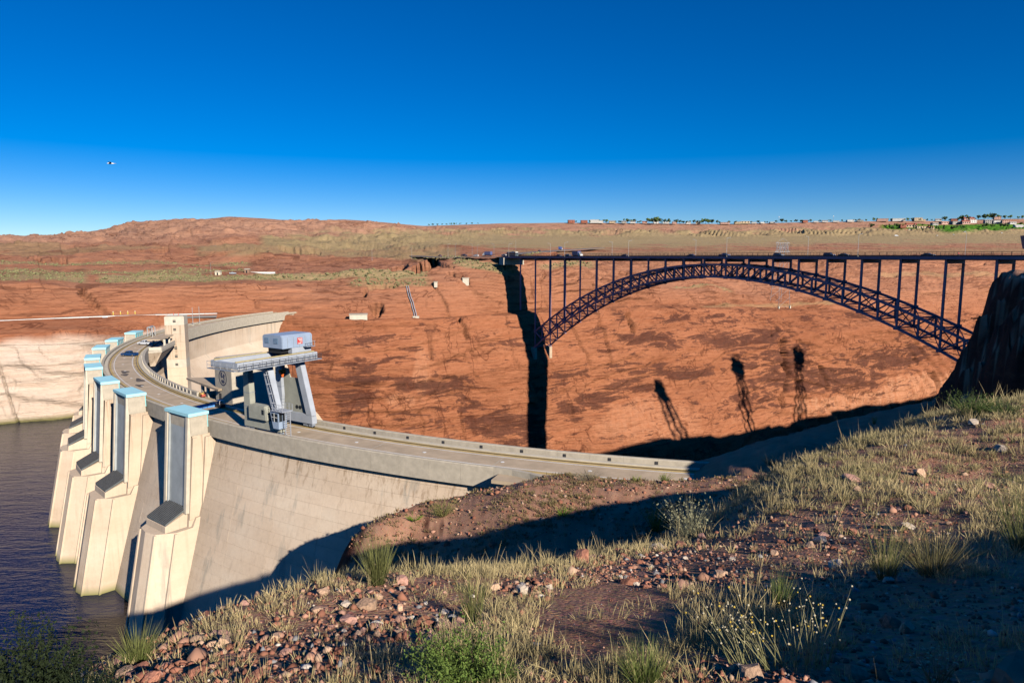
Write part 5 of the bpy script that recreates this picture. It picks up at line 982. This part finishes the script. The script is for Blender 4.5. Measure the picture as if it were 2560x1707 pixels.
# unseen stone wall added right of camera (throws the shade in the lower right)
ow = empty('shade_wall', (9.5, -1.0, gz(9.5, -1.0)), 0, 'unseen stepped sandstone wall added right of the view to throw shade', 'wall'); OL = Vector(ow.location)
wp = []
for x, y, t in ((1700, 1625, 8.5), (1770, 1585, 9), (1900, 1535, 9), (2030, 1472, 9), (2056, 1463, 9.2), (2150, 1450, 9.4), (2230, 1420, 9.6), (2300, 1385, 10), (2389, 1351, 10.5), (2480, 1330, 11), (2560, 1316, 11.5), (2680, 1290, 12), (2850, 1260, 13)):
    g = ground_at(x, y, 1.2, 40); wp.append((g[0]+SUN_H[0]*t, g[1]+SUN_H[1]*t, g[2]+math.tan(SUN_EL)*t))  # wall top traced sunwards from the wanted shadow edge
mk('shade_wall_stone_a', (.34, .15, .085), .9, .3, 2, bump=.03); mk('shade_wall_stone_b', (.42, .21, .12), .9, .3, 2, bump=.03)
for (xa_, ya_, ta), (xb_, yb_, tb) in zip(wp[:-1], wp[1:]):
    n = 4
    for k in range(n):
        a_, b_ = np.array([xa_, ya_])+(np.array([xb_, yb_])-np.array([xa_, ya_]))*k/n, np.array([xa_, ya_])+(np.array([xb_, yb_])-np.array([xa_, ya_]))*(k+.97)/n
        tp = ta+(tb-ta)*k/n+random.uniform(-.06, .06); d_ = (b_-a_)/np.linalg.norm(b_-a_); nn = np.array([-d_[1], d_[0]])*.28; bz = min(gz(*a_), gz(*b_))-.4; zs_ = np.linspace(bz, tp, 5)
        for z0_, z1_ in zip(zs_[:-1], zs_[1:]):
            o = MB().hexa([(*(a_-nn), z0_), (*(b_-nn), z0_), (*(b_+nn), z0_), (*(a_+nn), z0_)], [(*(a_-nn), z1_-.02), (*(b_-nn), z1_-.02), (*(b_+nn), z1_-.02), (*(a_+nn), z1_-.02)]).build('stone', MATS[random.choice(('shade_wall_stone_a', 'shade_wall_stone_b'))]); o.parent = ow; o.matrix_parent_inverse = Matrix.Translation(-OL)
# three pylons on the near rim whose shadows reach the far wall
for i, (x, y, zt) in enumerate(((307, 250, 57), (385, 302, 68), (457, 348, 70))):
    g = gz(x, y); pylon((x, y, g), math.radians(-25+8*i), zt-g, 15, 21, 'tall lattice pylon on the near rim beyond the right edge, %s' % ('closest', 'middle', 'farthest')[i], 'transmission pylons', 1.5)
# rocks
def rock_me(seed):
    r = np.random.default_rng(seed); bm = bmesh.new(); s = r.uniform(.65, 1.2, 3); p = r.normal(size=(22, 3)); p = p/np.linalg.norm(p, axis=1, keepdims=True)*r.uniform(.75, 1.05, (22, 1))*s
    p = np.sign(p)*np.abs(p)**.75
    for q in p: bm.verts.new(q)
    h_ = bmesh.ops.convex_hull(bm, input=bm.verts[:]); bmesh.ops.delete(bm, geom=[g for g in h_['geom_interior'] if isinstance(g, bmesh.types.BMVert)], context='VERTS')
    bmesh.ops.subdivide_edges(bm, edges=bm.edges[:], cuts=1, use_grid_fill=True)
    for v in bm.verts: v.co = Vector(v.co)*(1+.045*r.normal())
    me = bpy.data.meshes.new('rock'); bm.to_mesh(me); bm.free(); return me
RKM = [mk('rock_red', (.36, .155, .10), .9, .35, 3, bump=.03, island=True), mk('rock_tan', (.50, .32, .21), .9, .3, 3, bump=.03, island=True), mk('rock_pale', (.58, .47, .37), .85, .2, 4, bump=.02, island=True), mk('rock_pink', (.46, .25, .19), .9, .3, 3, bump=.03, island=True), mk('rock_grey', (.24, .22, .22), .8, .3, 4, bump=.02, island=True)]
RM = []
for k in range(15):
    me = rock_me(300+k); me.materials.append(RKM[(0, 0, 1, 1, 3, 0, 1, 2, 0, 3, 1, 4, 0, 2, 3)[k]]); RM.append(me)
def pick_rock(kind): return random.choice([m for m in RM if m.materials[0] is RKM[kind]])
for x, y, wpx, kd, fl, lb in ((1455,1392,64,0,.8,'big triangular red boulder on the grassy slope edge'),(321,1640,64,3,.6,'pink boulder at the lower left beside a green grass clump'),(380,1692,56,0,.55,'brown rounded rock at the bottom left corner'),(533,1612,36,1,.7,'tan squarish rock on the lower left rubble'),(559,1585,46,3,.6,'pink flat rock above the lower left rubble'),(865,1512,36,2,.7,'chalky white rock beside a larger orange one'),(916,1510,56,1,.7,'large orange tan rock in the dry grass at left centre'),(1005,1452,44,3,.8,'upright pinkish rock in grass at left centre'),(873,1546,54,3,.5,'flat mauve rock below the chalky white one'),(793,1525,32,1,.8,'tan rock left of the chalky white one'),(808,1480,34,1,.7,'pale tan rock near the grassy edge at left'),(1306,1472,40,2,.7,'cream coloured rock in the middle of the slope'),(1238,1466,38,1,.6,'tan square slab left of the cream coloured rock'),(1643,1362,48,2,.4,'long pale flat stone on the slope edge'),(1112,1528,26,2,.6,'small bright white stone at centre left'),(1135,1560,50,3,.4,'flat pink slab at centre left'),(2127,1192,58,3,.35,'flat pinkish slab among grey green brush'),(2300,1182,36,1,.7,'tan rock on the upper right slope'),(2501,1120,28,2,.7,'pale rock near the right edge'),(2433,1056,24,2,.8,'small white boulder at the top of the slope'),(2060,1335,34,3,.5,'pale pinkish rock on the right rubble'),(2050,1345,40,4,.4,'grey flat stone on the right rubble'),(2270,1313,38,2,.5,'pale stone above the shaded corner'),(1550,1378,30,0,.7,'small red rock right of the triangular boulder'),(1700,1360,32,0,.7,'red rock right of the long pale stone'),(2470,1215,26,3,.7,'pinkish rock at the right of the slope'),(930,1480,24,3,.7,'little pink rock under the tall green clump')):
    p = ground_at(x, y+wpx*.2, y0=1.5, y1=60); s = wpx/2*math.hypot(p[1], p[0])*.93/FPX
    o = inst('boulder', pick_rock(kd), None, (p[0], p[1], p[2]+s*fl*.45), (random.uniform(-.2, .2), random.uniform(-.2, .2), random.uniform(0, 6)), (s, s, s*fl)); tag(o, lb, 'boulder', 'named boulders on the slope')
bm = bmesh.new(); bmesh.ops.create_cube(bm, size=1.0); bmesh.ops.subdivide_edges(bm, edges=bm.edges[:], cuts=9, use_grid_fill=True)
for v in bm.verts:
    q = np.array(v.co); e = .07*fbm(q[0]*2.2+5, q[1]*2.2, q[2]*2, 4, 700); rr_ = max(abs(q[0]), abs(q[1])); k = 1-.10*(rr_ > .45)*abs(q[2])
    ang_ = math.atan2(q[1], q[0]); out = 1+.16*math.sin(3*ang_+1)+.08*math.sin(7*ang_); v.co = (q[0]*.95*out*k+e, q[1]*.62*out*k+e*.5, q[2]*.34+e*.55+.03*math.floor(3*(q[0]+.5*q[1])))
me = bpy.data.meshes.new('sandstone_slab'); bm.to_mesh(me); bm.free(); me.materials.append(RKM[0]); p = ground_at(2600, 1735, 1.0, 20)
o = inst('sandstone_slab', me, None, (p[0]+.1, p[1]-.1, p[2]+.12), (.10, -.10, .35), (.75, .75, .75)); tag(o, 'large flat red sandstone slab in the bottom right corner', 'rock')
# masks on the slope
def mask(X, Y): return fbm(X*.42, Y*.42, 0, 4, 400, .6)
def rubble(u_, v_):
    r = 0*u_
    for cx, cy, rx, ry in ((560, 1650, 380, 85), (960, 1560, 260, 60), (1620, 1425, 290, 60), (2180, 1315, 280, 75), (2380, 1205, 190, 45), (1330, 1470, 110, 35), (1150, 1560, 100, 40)): r = np.maximum(r, 1-sstep(.6, 1.15, np.hypot((u_-cx)/rx, (v_-cy)/ry)))
    return r
def topx(X, Y, Z): dd = Y*CP-Z*SP; return 1280+FPX*X/dd, 853.5-FPX*(Y*SP+Z*CP)/dd
def scatter(n, r0, r1, a0=-40, a1=42, pw=1.0):
    a = np.radians(rng.uniform(a0, a1, n)); r = r0*(r1/r0)**(rng.random(n)**pw); X, Y = r*np.sin(a), r*np.cos(a); return X, Y, hill_h(X, Y)
# single stones: the ones that show largest
X, Y, Z = scatter(1500, 3.0, 34, pw=.9); u_, v_ = topx(X, Y, Z); keep = ((mask(X, Y) > .25) | (rubble(u_, v_) > rng.random(len(X)))) & (v_ < 1740) & (u_ > -20) & (u_ < 2600)
keep &= ~((np.hypot((u_-1530)/170, (v_-1560)/95)) < 1); idx = np.flatnonzero(keep)[:300]
for i in idx:
    s = random.choice((.03, .035, .045, .05, .06, .075, .10))*random.uniform(.8, 1.3)*(1+.02*Y[i]); fl = random.uniform(.5, .9)
    rm_ = random.choice(RM); cn_ = ('red', 'tan', 'pale', 'pink', 'grey')[RKM.index(rm_.materials[0])]; zn_ = ('at the far left', 'at centre left', 'in the centre', 'at centre right', 'at the far right')[min(4, max(0, int(u_[i]//512)))]
    o = inst('stone', rm_, None, (X[i], Y[i], Z[i]+s*fl*.25), (random.uniform(-.4, .4), random.uniform(-.4, .4), random.uniform(0, 6)), (s, s*random.uniform(.7, 1), s*fl)); tag(o, '%s %s stone %s, %s the near slope' % ('small' if s < .06 else 'larger', cn_, zn_, 'low on' if v_[i] > 1520 else 'high on'), 'stone', 'loose stones on the near slope')
# gravel
X, Y, Z = scatter(48000, 3.4, 60, -48, 46); mk_ = mask(X, Y); u_, v_ = topx(X, Y, Z); keep = rng.random(len(X)) < np.clip(.30+.6*mk_+.9*rubble(u_, v_), .12, 1); X, Y, Z = X[keep], Y[keep], Z[keep]; n = len(X)
s = rng.lognormal(-3.95, .5, n)*(1+.035*Y); s = np.clip(s, .006, .12)
u_, v_ = topx(X, Y, Z); s = s*(.85+.7*rubble(u_, v_)*rng.random(n)**2); bare = np.hypot((u_-1530)/190, (v_-1560)/105) < 1; s[bare] = np.clip(s[bare]*.45, .004, .016)
V = (ICV[None]*rng.uniform(.6, 1.25, (n, 12, 1))*s[:, None, None]*rng.uniform(.5, 1.1, (n, 1, 3))+np.stack([X, Y, Z+s*.2], -1)[:, None]).reshape(-1, 3); Fs = (ICF[None]+12*np.arange(n)[:, None, None]).reshape(-1, 3)
pal = np.array([(.36, .16, .10), (.31, .13, .085), (.43, .23, .155), (.50, .33, .225), (.27, .11, .07), (.46, .26, .19), (.60, .52, .44), (.24, .23, .23)]); cl = pal[rng.choice(8, n, p=[.25, .2, .17, .12, .12, .08, .03, .03])]*rng.uniform(.75, 1.2, (n, 1))
m, nt, b = nodes('gravel'); N = NB(nt); nt.links.new(N.attr('col').outputs['Color'], b.inputs['Base Color']); b.inputs['Roughness'].default_value = .9; b.inputs['Specular IOR Level'].default_value = .15
tag(np_mesh('gravel', V, Fs, m, {'col': np.repeat(cl, 12, 0)}), 'red and tan gravel covering the near slope', 'gravel', kind='stuff')
# grass
m, nt, b = nodes('grass_blades'); N = NB(nt); MATS['grass'] = m
nt.links.new(N.attr('col').outputs['Color'], b.inputs['Base Color']); b.inputs['Roughness'].default_value = .7; b.inputs['Specular IOR Level'].default_value = .2
tr = N.add('ShaderNodeBsdfTranslucent'); nt.links.new(N.attr('col').outputs['Color'], tr.inputs[0]); mx = N.add('ShaderNodeMixShader', Fac=.3); nt.links.new(b.outputs[0], mx.inputs[1]); nt.links.new(tr.outputs[0], mx.inputs[2]); nt.links.new(mx.outputs[0], nt.nodes['Material Output'].inputs[0])
def blades(B, lean, ln, wd, c0, c1):
    """B base (n,3), lean (n,3) offset of the tip, widths and two colours -> triangles"""
    n = len(B); side = np.cross(lean, rng.normal(size=(n, 3))); side /= np.linalg.norm(side, axis=1, keepdims=True)+1e-9; side *= wd[:, None]
    up = np.array([0, 0, 1.0]); tip = B+lean; midp = B+lean*.55+up*ln[:, None]*.06
    V = np.stack([B-side, B+side, midp-side*.8, midp+side*.8, tip], 1).reshape(-1, 3)
    F = (np.array([(0, 1, 2), (1, 3, 2), (2, 3, 4)])[None]+5*np.arange(n)[:, None, None]).reshape(-1, 3)
    C = np.stack([c0, c0, (c0+c1)/2, (c0+c1)/2, c1], 1).reshape(-1, 3); return V, F, C
def tufts(X, Y, Z, nb, L, rad, col, tipc, wfac=1.0, spread=.5):
    n = len(X); k = np.repeat(np.arange(n), nb); q = len(k); a = rng.uniform(0, 2*np.pi, q); rr = rng.random(q)**.5*rad[k]
    B = np.stack([X[k]+rr*np.cos(a), Y[k]+rr*np.sin(a), Z[k]-.01], -1); B[:, 2] += (rr*0)
    ln = L[k]*rng.uniform(.45, 1.1, q); a2 = a+rng.normal(0, .5, q); sp = spread*rng.random(q)
    lean = np.stack([np.cos(a2)*sp, np.sin(a2)*sp, np.sqrt(np.clip(1-sp*sp, .05, 1))], -1)*ln[:, None]+rng.normal(0, .05, (q, 3))*ln[:, None]
    wd = (.0022+.0011*np.hypot(X[k], Y[k])/4)*wfac*rng.uniform(.7, 1.3, q)
    j = rng.uniform(.75, 1.2, (q, 1)); return blades(B, lean, ln, wd, col[k]*j*.8, tipc[k]*j)
X, Y, Z = scatter(14000, 3.6, 75, -46, 44, .75); X2, Y2, Z2 = scatter(3800, 11, 52, 4, 44, .9); X, Y, Z = np.concatenate([X, X2]), np.concatenate([Y, Y2]), np.concatenate([Z, Z2]); mk_ = mask(X, Y); u_, v_ = topx(X, Y, Z)
edge_r = np.interp(u_, [0, 480, 780, 990, 1200, 1480, 1714, 1862, 2066, 2216, 2440, 2560], [6, 7, 9.4, 11, 13, 15, 18.5, 24, 28, 32, 41, 47])
pr_ = np.clip(.46-1.1*mk_, .05, 1)*(1-.85*rubble(u_, v_))+.6*np.exp(-((Y-edge_r)/(.12*edge_r+.3))**2)+.75*sstep(1650, 2000, u_)*(v_ < 1290)*(1-.7*rubble(u_, v_))
bare = np.hypot((u_-1530)/180, (v_-1560)/100) < 1
keep = (rng.random(len(X)) < pr_) & ~(bare & (rng.random(len(X)) < .93)) & (Y < edge_r*1.12); X, Y, Z = X[keep], Y[keep], Z[keep]; n = len(X)
green = np.clip(.5*fbm(X*.35, Y*.35, 3, 2, 500)+.10+.10*sstep(1800, 2300, topx(X, Y, Z)[0]), 0, 1)[:, None]*rng.uniform(.3, 1.3, (n, 1)); green = np.clip(green, 0, 1)
dry = np.array([[.60, .455, .21]])*rng.uniform(.8, 1.2, (n, 1)); gr_ = np.array([[.20, .20, .07]]); col = dry*(1-green)+gr_*green; tipc = np.array([[.80, .64, .34]])*(1-green)+np.array([[.40, .37, .16]])*green
L = rng.lognormal(-2.3, .45, n)*(1+.022*Y+.055*np.clip(Y-10, 0, 30)); L = np.clip(L, .04, .6); V, F, C = tufts(X, Y, Z, 24, L, rng.uniform(.03, .15, n)*(1+.03*Y), col, tipc, .8, .85)
ns = 700; ks = rng.integers(0, n, ns); V2, F2, C2 = tufts(X[ks], Y[ks], Z[ks], 3, L[ks]*2.1+.08, np.full(ns, .1), dry[ks]*.9, np.array([[.66, .52, .28]]).repeat(ns, 0), .8, .6)
F2 = F2+len(V); V = np.concatenate([V, V2]); F = np.concatenate([F, F2]); C = np.concatenate([C, C2])
tag(np_mesh('dry_grass', V, F, MATS['grass'], {'col': C}), 'dry yellow and olive bunch grass over the near slope', 'grass', kind='stuff')
# sparse grass and scrub on the sunlit mound by the dam
X, Y, Z = scatter(9000, 80, 118, -14, 30); keep = (Z > -45) & (rng.random(len(X)) < np.clip(.45-.9*mask(X*.3, Y*.3), .08, 1)) & (np.hypot(X-DC[0], Y-DC[1]) > 258); X, Y, Z = X[keep], Y[keep], Z[keep]; n = len(X)
V, F, C = tufts(X, Y, Z, 9, rng.uniform(.2, .6, n), rng.uniform(.15, .5, n), np.tile([[.26, .19, .085]], (n, 1))*rng.uniform(.7, 1.2, (n, 1)), np.tile([[.40, .31, .15]], (n, 1)), 1.4, .8)
tag(np_mesh('bench_grass', V, F, MATS['grass'], {'col': C}), 'sparse dry grass on the sunlit mound by the dam', 'grass', kind='stuff')
Xg, Yg, Zg = scatter(6000, 78, 118, -14, 32); keep = (Zg > -45) & (np.hypot(Xg-DC[0], Yg-DC[1]) > 258); Xg, Yg, Zg = Xg[keep], Yg[keep], Zg[keep]; n = len(Xg); s = np.clip(rng.lognormal(-2.2, .6, n), .04, .7)
V = (ICV[None]*rng.uniform(.6, 1.25, (n, 12, 1))*s[:, None, None]*rng.uniform(.5, 1.1, (n, 1, 3))+np.stack([Xg, Yg, Zg], -1)[:, None]).reshape(-1, 3); Fs = (ICF[None]+12*np.arange(n)[:, None, None]).reshape(-1, 3); cl = pal[rng.choice(5, n)]*rng.uniform(.8, 1.2, (n, 1))
tag(np_mesh('mound_rubble', V, Fs, bpy.data.materials['gravel'], {'col': np.repeat(cl, 12, 0)}), 'red rubble strewn over the mound by the dam', 'rubble', kind='stuff')
# single plants
def plant(x, y, hpx, wpx, name, label, c0, c1, nb, spread, leaf=0, wf=1.0, y1=140, cat=None, dy=0, grp=None):
    p = ground_at(x, y, 1.2, y1); d = math.hypot(p[0], p[1]); H = hpx*d/FPX; R = wpx/2*d/FPX
    V, F, C = tufts(np.zeros(1), np.zeros(1), np.zeros(1), nb, np.array([H]), np.array([R*.45]), np.array([c0]), np.array([c1]), 0, spread)
    q = nb; a = rng.uniform(0, 2*np.pi, q); rr = rng.random(q)**.5; B = np.stack([R*.35*rr*np.cos(a), R*.35*rr*np.sin(a), np.full(q, -.02)], -1); ln = H*rng.uniform(.45, 1.08, q)
    gust = rng.normal(0, .25, 2)*R; lean = np.stack([np.cos(a)*R*rr*spread+gust[0]*rr, np.sin(a)*R*rr*spread+gust[1]*rr, ln], -1)+rng.normal(0, .13, (q, 3))*H*np.array([1, 1, .5]); ln = ln*rng.uniform(.6, 1.0, q); wd = np.full(q, (.0013+.0006*d/4))*wf*rng.uniform(.7, 1.3, q); j = rng.uniform(.7, 1.2, (q, 1))
    V, F, C = blades(B, lean, ln, wd, np.array([c0])*j, np.array([c1])*j); o = empty(name, tuple(p), 0, label, cat or 'plant', grp)
    np_mesh('stems', V, F, MATS['grass'], {'col': C}, parent=o)
    if leaf:
        k = rng.integers(0, q, leaf); f = rng.uniform(.35, 1.05, leaf)[:, None]; P_ = B[k]+lean[k]*f+rng.normal(0, .03, (leaf, 3))*H; dv = rng.normal(size=(leaf, 3)); dv[:, 2] = abs(dv[:, 2])+.3; dv /= np.linalg.norm(dv, axis=1, keepdims=True); ll = rng.uniform(.03, .07, leaf)*H
        V, F, C = blades(P_, dv*ll[:, None], ll, ll*.28, np.array([c0])*rng.uniform(.8, 1.6, (leaf, 1)), np.array([c1])*rng.uniform(.8, 1.5, (leaf, 1))); np_mesh('leaves', V, F, MATS['grass'], {'col': C}, parent=o)
    return o
GRN = (.09, .15, .03); LGR = (.20, .26, .06); OLV = (.13, .14, .05); DRY = (.38, .28, .13); DRL = (.55, .44, .24)
plant(1165, 1712, 135, 190, 'green_bush', 'bright green feathery bush at the bottom centre', GRN, LGR, 260, 1.1, 5200, 1.3, 30, 'bush'); plant(1260, 1712, 70, 90, 'green_bush', 'smaller green bush right of the bottom centre bush', GRN, LGR, 120, 1.1, 1800, 1.3, 30, 'bush')
plant(945, 1462, 140, 80, 'tall_grass_clump', 'tall yellow green grass clump standing against the dam shadow', OLV, (.30, .30, .10), 420, .8, 0, 1.0, 30, 'grass clump'); plant(345, 1660, 95, 80, 'tall_grass_clump', 'green grass clump beside the pink boulder at lower left', GRN, (.36, .34, .12), 320, 1.0, 0, 1.0, 30, 'grass clump')
plant(1610, 1712, 130, 150, 'tall_grass_clump', 'upright green grass clump at the bottom right of centre', GRN, (.30, .32, .10), 320, .8, 0, 1.0, 30, 'grass clump'); plant(1185, 1555, 150, 90, 'tall_grass_clump', 'thin green grass clump in the middle of the slope', OLV, (.32, .33, .10), 160, .7, 0, .9, 30, 'grass clump')
plant(2215, 1450, 150, 90, 'tall_grass_clump', 'tall thin grass at the edge of the shaded corner', OLV, (.34, .32, .12), 170, .8, 0, .9, 30, 'grass clump'); plant(2330, 1440, 120, 120, 'tall_grass_clump', 'arching olive grass clump above the shaded corner', OLV, DRY, 260, 1.3, 0, .9, 30, 'grass clump'); plant(1945, 1530, 120, 60, 'tall_grass_clump', 'green grass tuft just above the dried flower stems', GRN, (.30, .33, .1), 150, .6, 0, .9, 30, 'grass clump')
plant(1725, 1345, 105, 95, 'tumbleweed', 'pale twiggy shrub on the slope edge right of the red boulder', (.26, .25, .14), (.44, .42, .26), 170, 1.3, 300, .7, 40, 'shrub'); plant(1440, 1385, 90, 90, 'twiggy_shrub', 'brown twiggy shrub behind the triangular boulder', (.20, .14, .08), (.34, .25, .14), 220, 1.4, 0, .8, 40, 'shrub'); plant(1160, 1410, 110, 110, 'twiggy_shrub', 'wispy brown shrub on the grassy edge at centre left', (.22, .16, .09), (.36, .28, .16), 220, 1.4, 0, .8, 40, 'shrub')
plant(2560, 1375, 190, 140, 'tall_grass_clump', 'tall dark green grass at the right edge', OLV, (.24, .24, .09), 240, .8, 0, .9, 30, 'grass clump')
plant(60, 1790, 130, 260, 'green_bush', 'dark green bush in the bottom left corner', (.02, .03, .012), (.035, .05, .016), 500, 1.3, 9000, 1.4, 25, 'bush'); plant(205, 1765, 70, 120, 'green_bush', 'low dark bush right of the corner bush', (.02, .03, .012), (.035, .05, .016), 260, 1.3, 3600, 1.4, 25, 'bush')  # near-black leaf colour: the shade on these bushes is painted in
plant(1105, 1296, 42, 60, 'round_shrub', 'round yellow olive shrub on the sunlit mound', (.20, .19, .06), (.36, .32, .12), 160, 1.3, 900, 1.0, 140, 'shrub'); plant(1033, 1310, 16, 34, 'prickly_pear', 'bright green low plant on the mound left of the round shrub', (.16, .27, .03), (.30, .42, .06), 60, 1.3, 500, 2.2, 140); plant(1405, 1288, 18, 44, 'prickly_pear', 'bright green low plant at the shadow edge on the mound', (.14, .25, .03), (.26, .38, .05), 60, 1.3, 500, 2.2, 140)
plant(1660, 1205, 26, 30, 'roadside_plant', 'bright yellow green plant where the road meets the mound', (.16, .22, .04), (.34, .38, .08), 60, 1.0, 300, 1.4, 140); plant(1590, 1205, 18, 22, 'roadside_plant', 'small yellow green plant left of the taller roadside one', (.16, .22, .04), (.34, .38, .08), 40, 1.0, 200, 1.4, 140); plant(1470, 1200, 26, 70, 'roadside_shrub', 'pale dry shrub at the road edge on the mound', (.24, .20, .13), (.36, .31, .22), 120, 1.3, 300, 1.0, 140)
plant(2430, 1042, 48, 70, 'green_bush', 'feathery green bush at the upper right rim', (.07, .11, .03), (.17, .22, .06), 200, 1.2, 1500, 1.2, 140, 'bush'); plant(2510, 1035, 30, 70, 'green_bush', 'low green bush right of the feathery one', (.06, .10, .03), (.15, .20, .06), 160, 1.2, 1000, 1.2, 140, 'bush'); plant(1640, 1330, 60, 60, 'green_bush', 'yellow green bush half in shade behind the slope edge', (.10, .12, .02), (.22, .22, .04), 120, 1.1, 900, 1.2, 140, 'bush'); plant(1925, 1160, 26, 44, 'roadside_shrub', 'pale sunlit shrub below the lit rim patch', (.28, .25, .14), (.45, .42, .25), 120, 1.2, 200, 1.0, 140); plant(2185, 1062, 22, 14, 'roadside_plant', 'lone upright grass tuft on the rim outcrop', (.2, .22, .07), (.34, .34, .12), 40, .8, 0, 1.2, 140)
# dried flower plant in the lower right
p = ground_at(1930, 1665, 1.2, 30); d = math.hypot(p[0], p[1]); fp = empty('dried_flower_plant', tuple(p), 0, 'clump of pale dried flower stalks with round heads at the lower right', 'plant')
k_ = d/FPX; q = 130; bx_ = rng.uniform(-95, 120, q)*k_; by_ = rng.uniform(-.22, .15, q); B = np.stack([bx_, by_, np.array([gz(p[0]+a, p[1]+b_)-p[2] for a, b_ in zip(bx_, by_)])], -1); ln = rng.uniform(80, 215, q)*k_
lean = np.stack([-rng.uniform(.1, .75, q)*ln+rng.normal(0, .1, q)*ln+(bx_ > .12)*.35*ln, rng.normal(0, .18, q)*ln, ln*.85], -1); j = rng.uniform(.7, 1.15, (q, 1))
V, F, C = blades(B, lean, ln, np.full(q, .0034), np.array([(.30, .29, .12)])*j, np.array([(.50, .44, .24)])*j); np_mesh('stalks', V, F, MATS['grass'], {'col': C}, parent=fp)
tips = B+lean; s = rng.uniform(.007, .012, q); hc = np.where(rng.random((q, 1)) < .3, [[.55, .38, .06]], [[.52, .45, .30]]); hms = []
for kk, cc in enumerate(((.55, .38, .06), (.52, .45, .30))):
    me = bpy.data.meshes.new('flower_head'); me.from_pydata([tuple(v) for v in ICV], [], [tuple(f) for f in ICF]); me.materials.append(mk('flower_head_%d' % kk, cc, .8, .2, 30)); hms.append(me)
for i in range(q): inst('flower_head', hms[0 if rng.random() < .3 else 1], fp, tuple(tips[i]), (0, 0, 0), (s[i],)*3)
p = ground_at(2340, 1720, 1.0, 20); d = math.hypot(p[0], p[1]); o = empty('flowering_plant', tuple(p), 0, 'small plant with pale round leaves in the shaded bottom right corner', 'plant'); k_ = d/FPX; q = 46
B = np.stack([rng.normal(0, 8, q)*k_, rng.normal(0, 6, q)*k_, np.zeros(q)], -1); lean = np.stack([rng.normal(0, 34, q)*k_, rng.normal(0, 20, q)*k_, rng.uniform(30, 95, q)*k_], -1); V, F, C = blades(B, lean, rng.uniform(40, 90, q)*k_, np.full(q, .003), np.tile([(.15, .13, .06)], (q, 1)), np.tile([(.2, .2, .1)], (q, 1))); np_mesh('stems', V, F, MATS['grass'], {'col': C}, parent=o)
tips = B+lean; V = (ICV[None]*rng.uniform(.006, .013, (q, 1, 1))*np.array([1, 1, .4])+tips[:, None]).reshape(-1, 3); Fs = (ICF[None]+12*np.arange(q)[:, None, None]).reshape(-1, 3); np_mesh('leaves', V, Fs, bpy.data.materials['gravel'], {'col': np.tile([(.42, .42, .28)], (q*12, 1))}, parent=o)
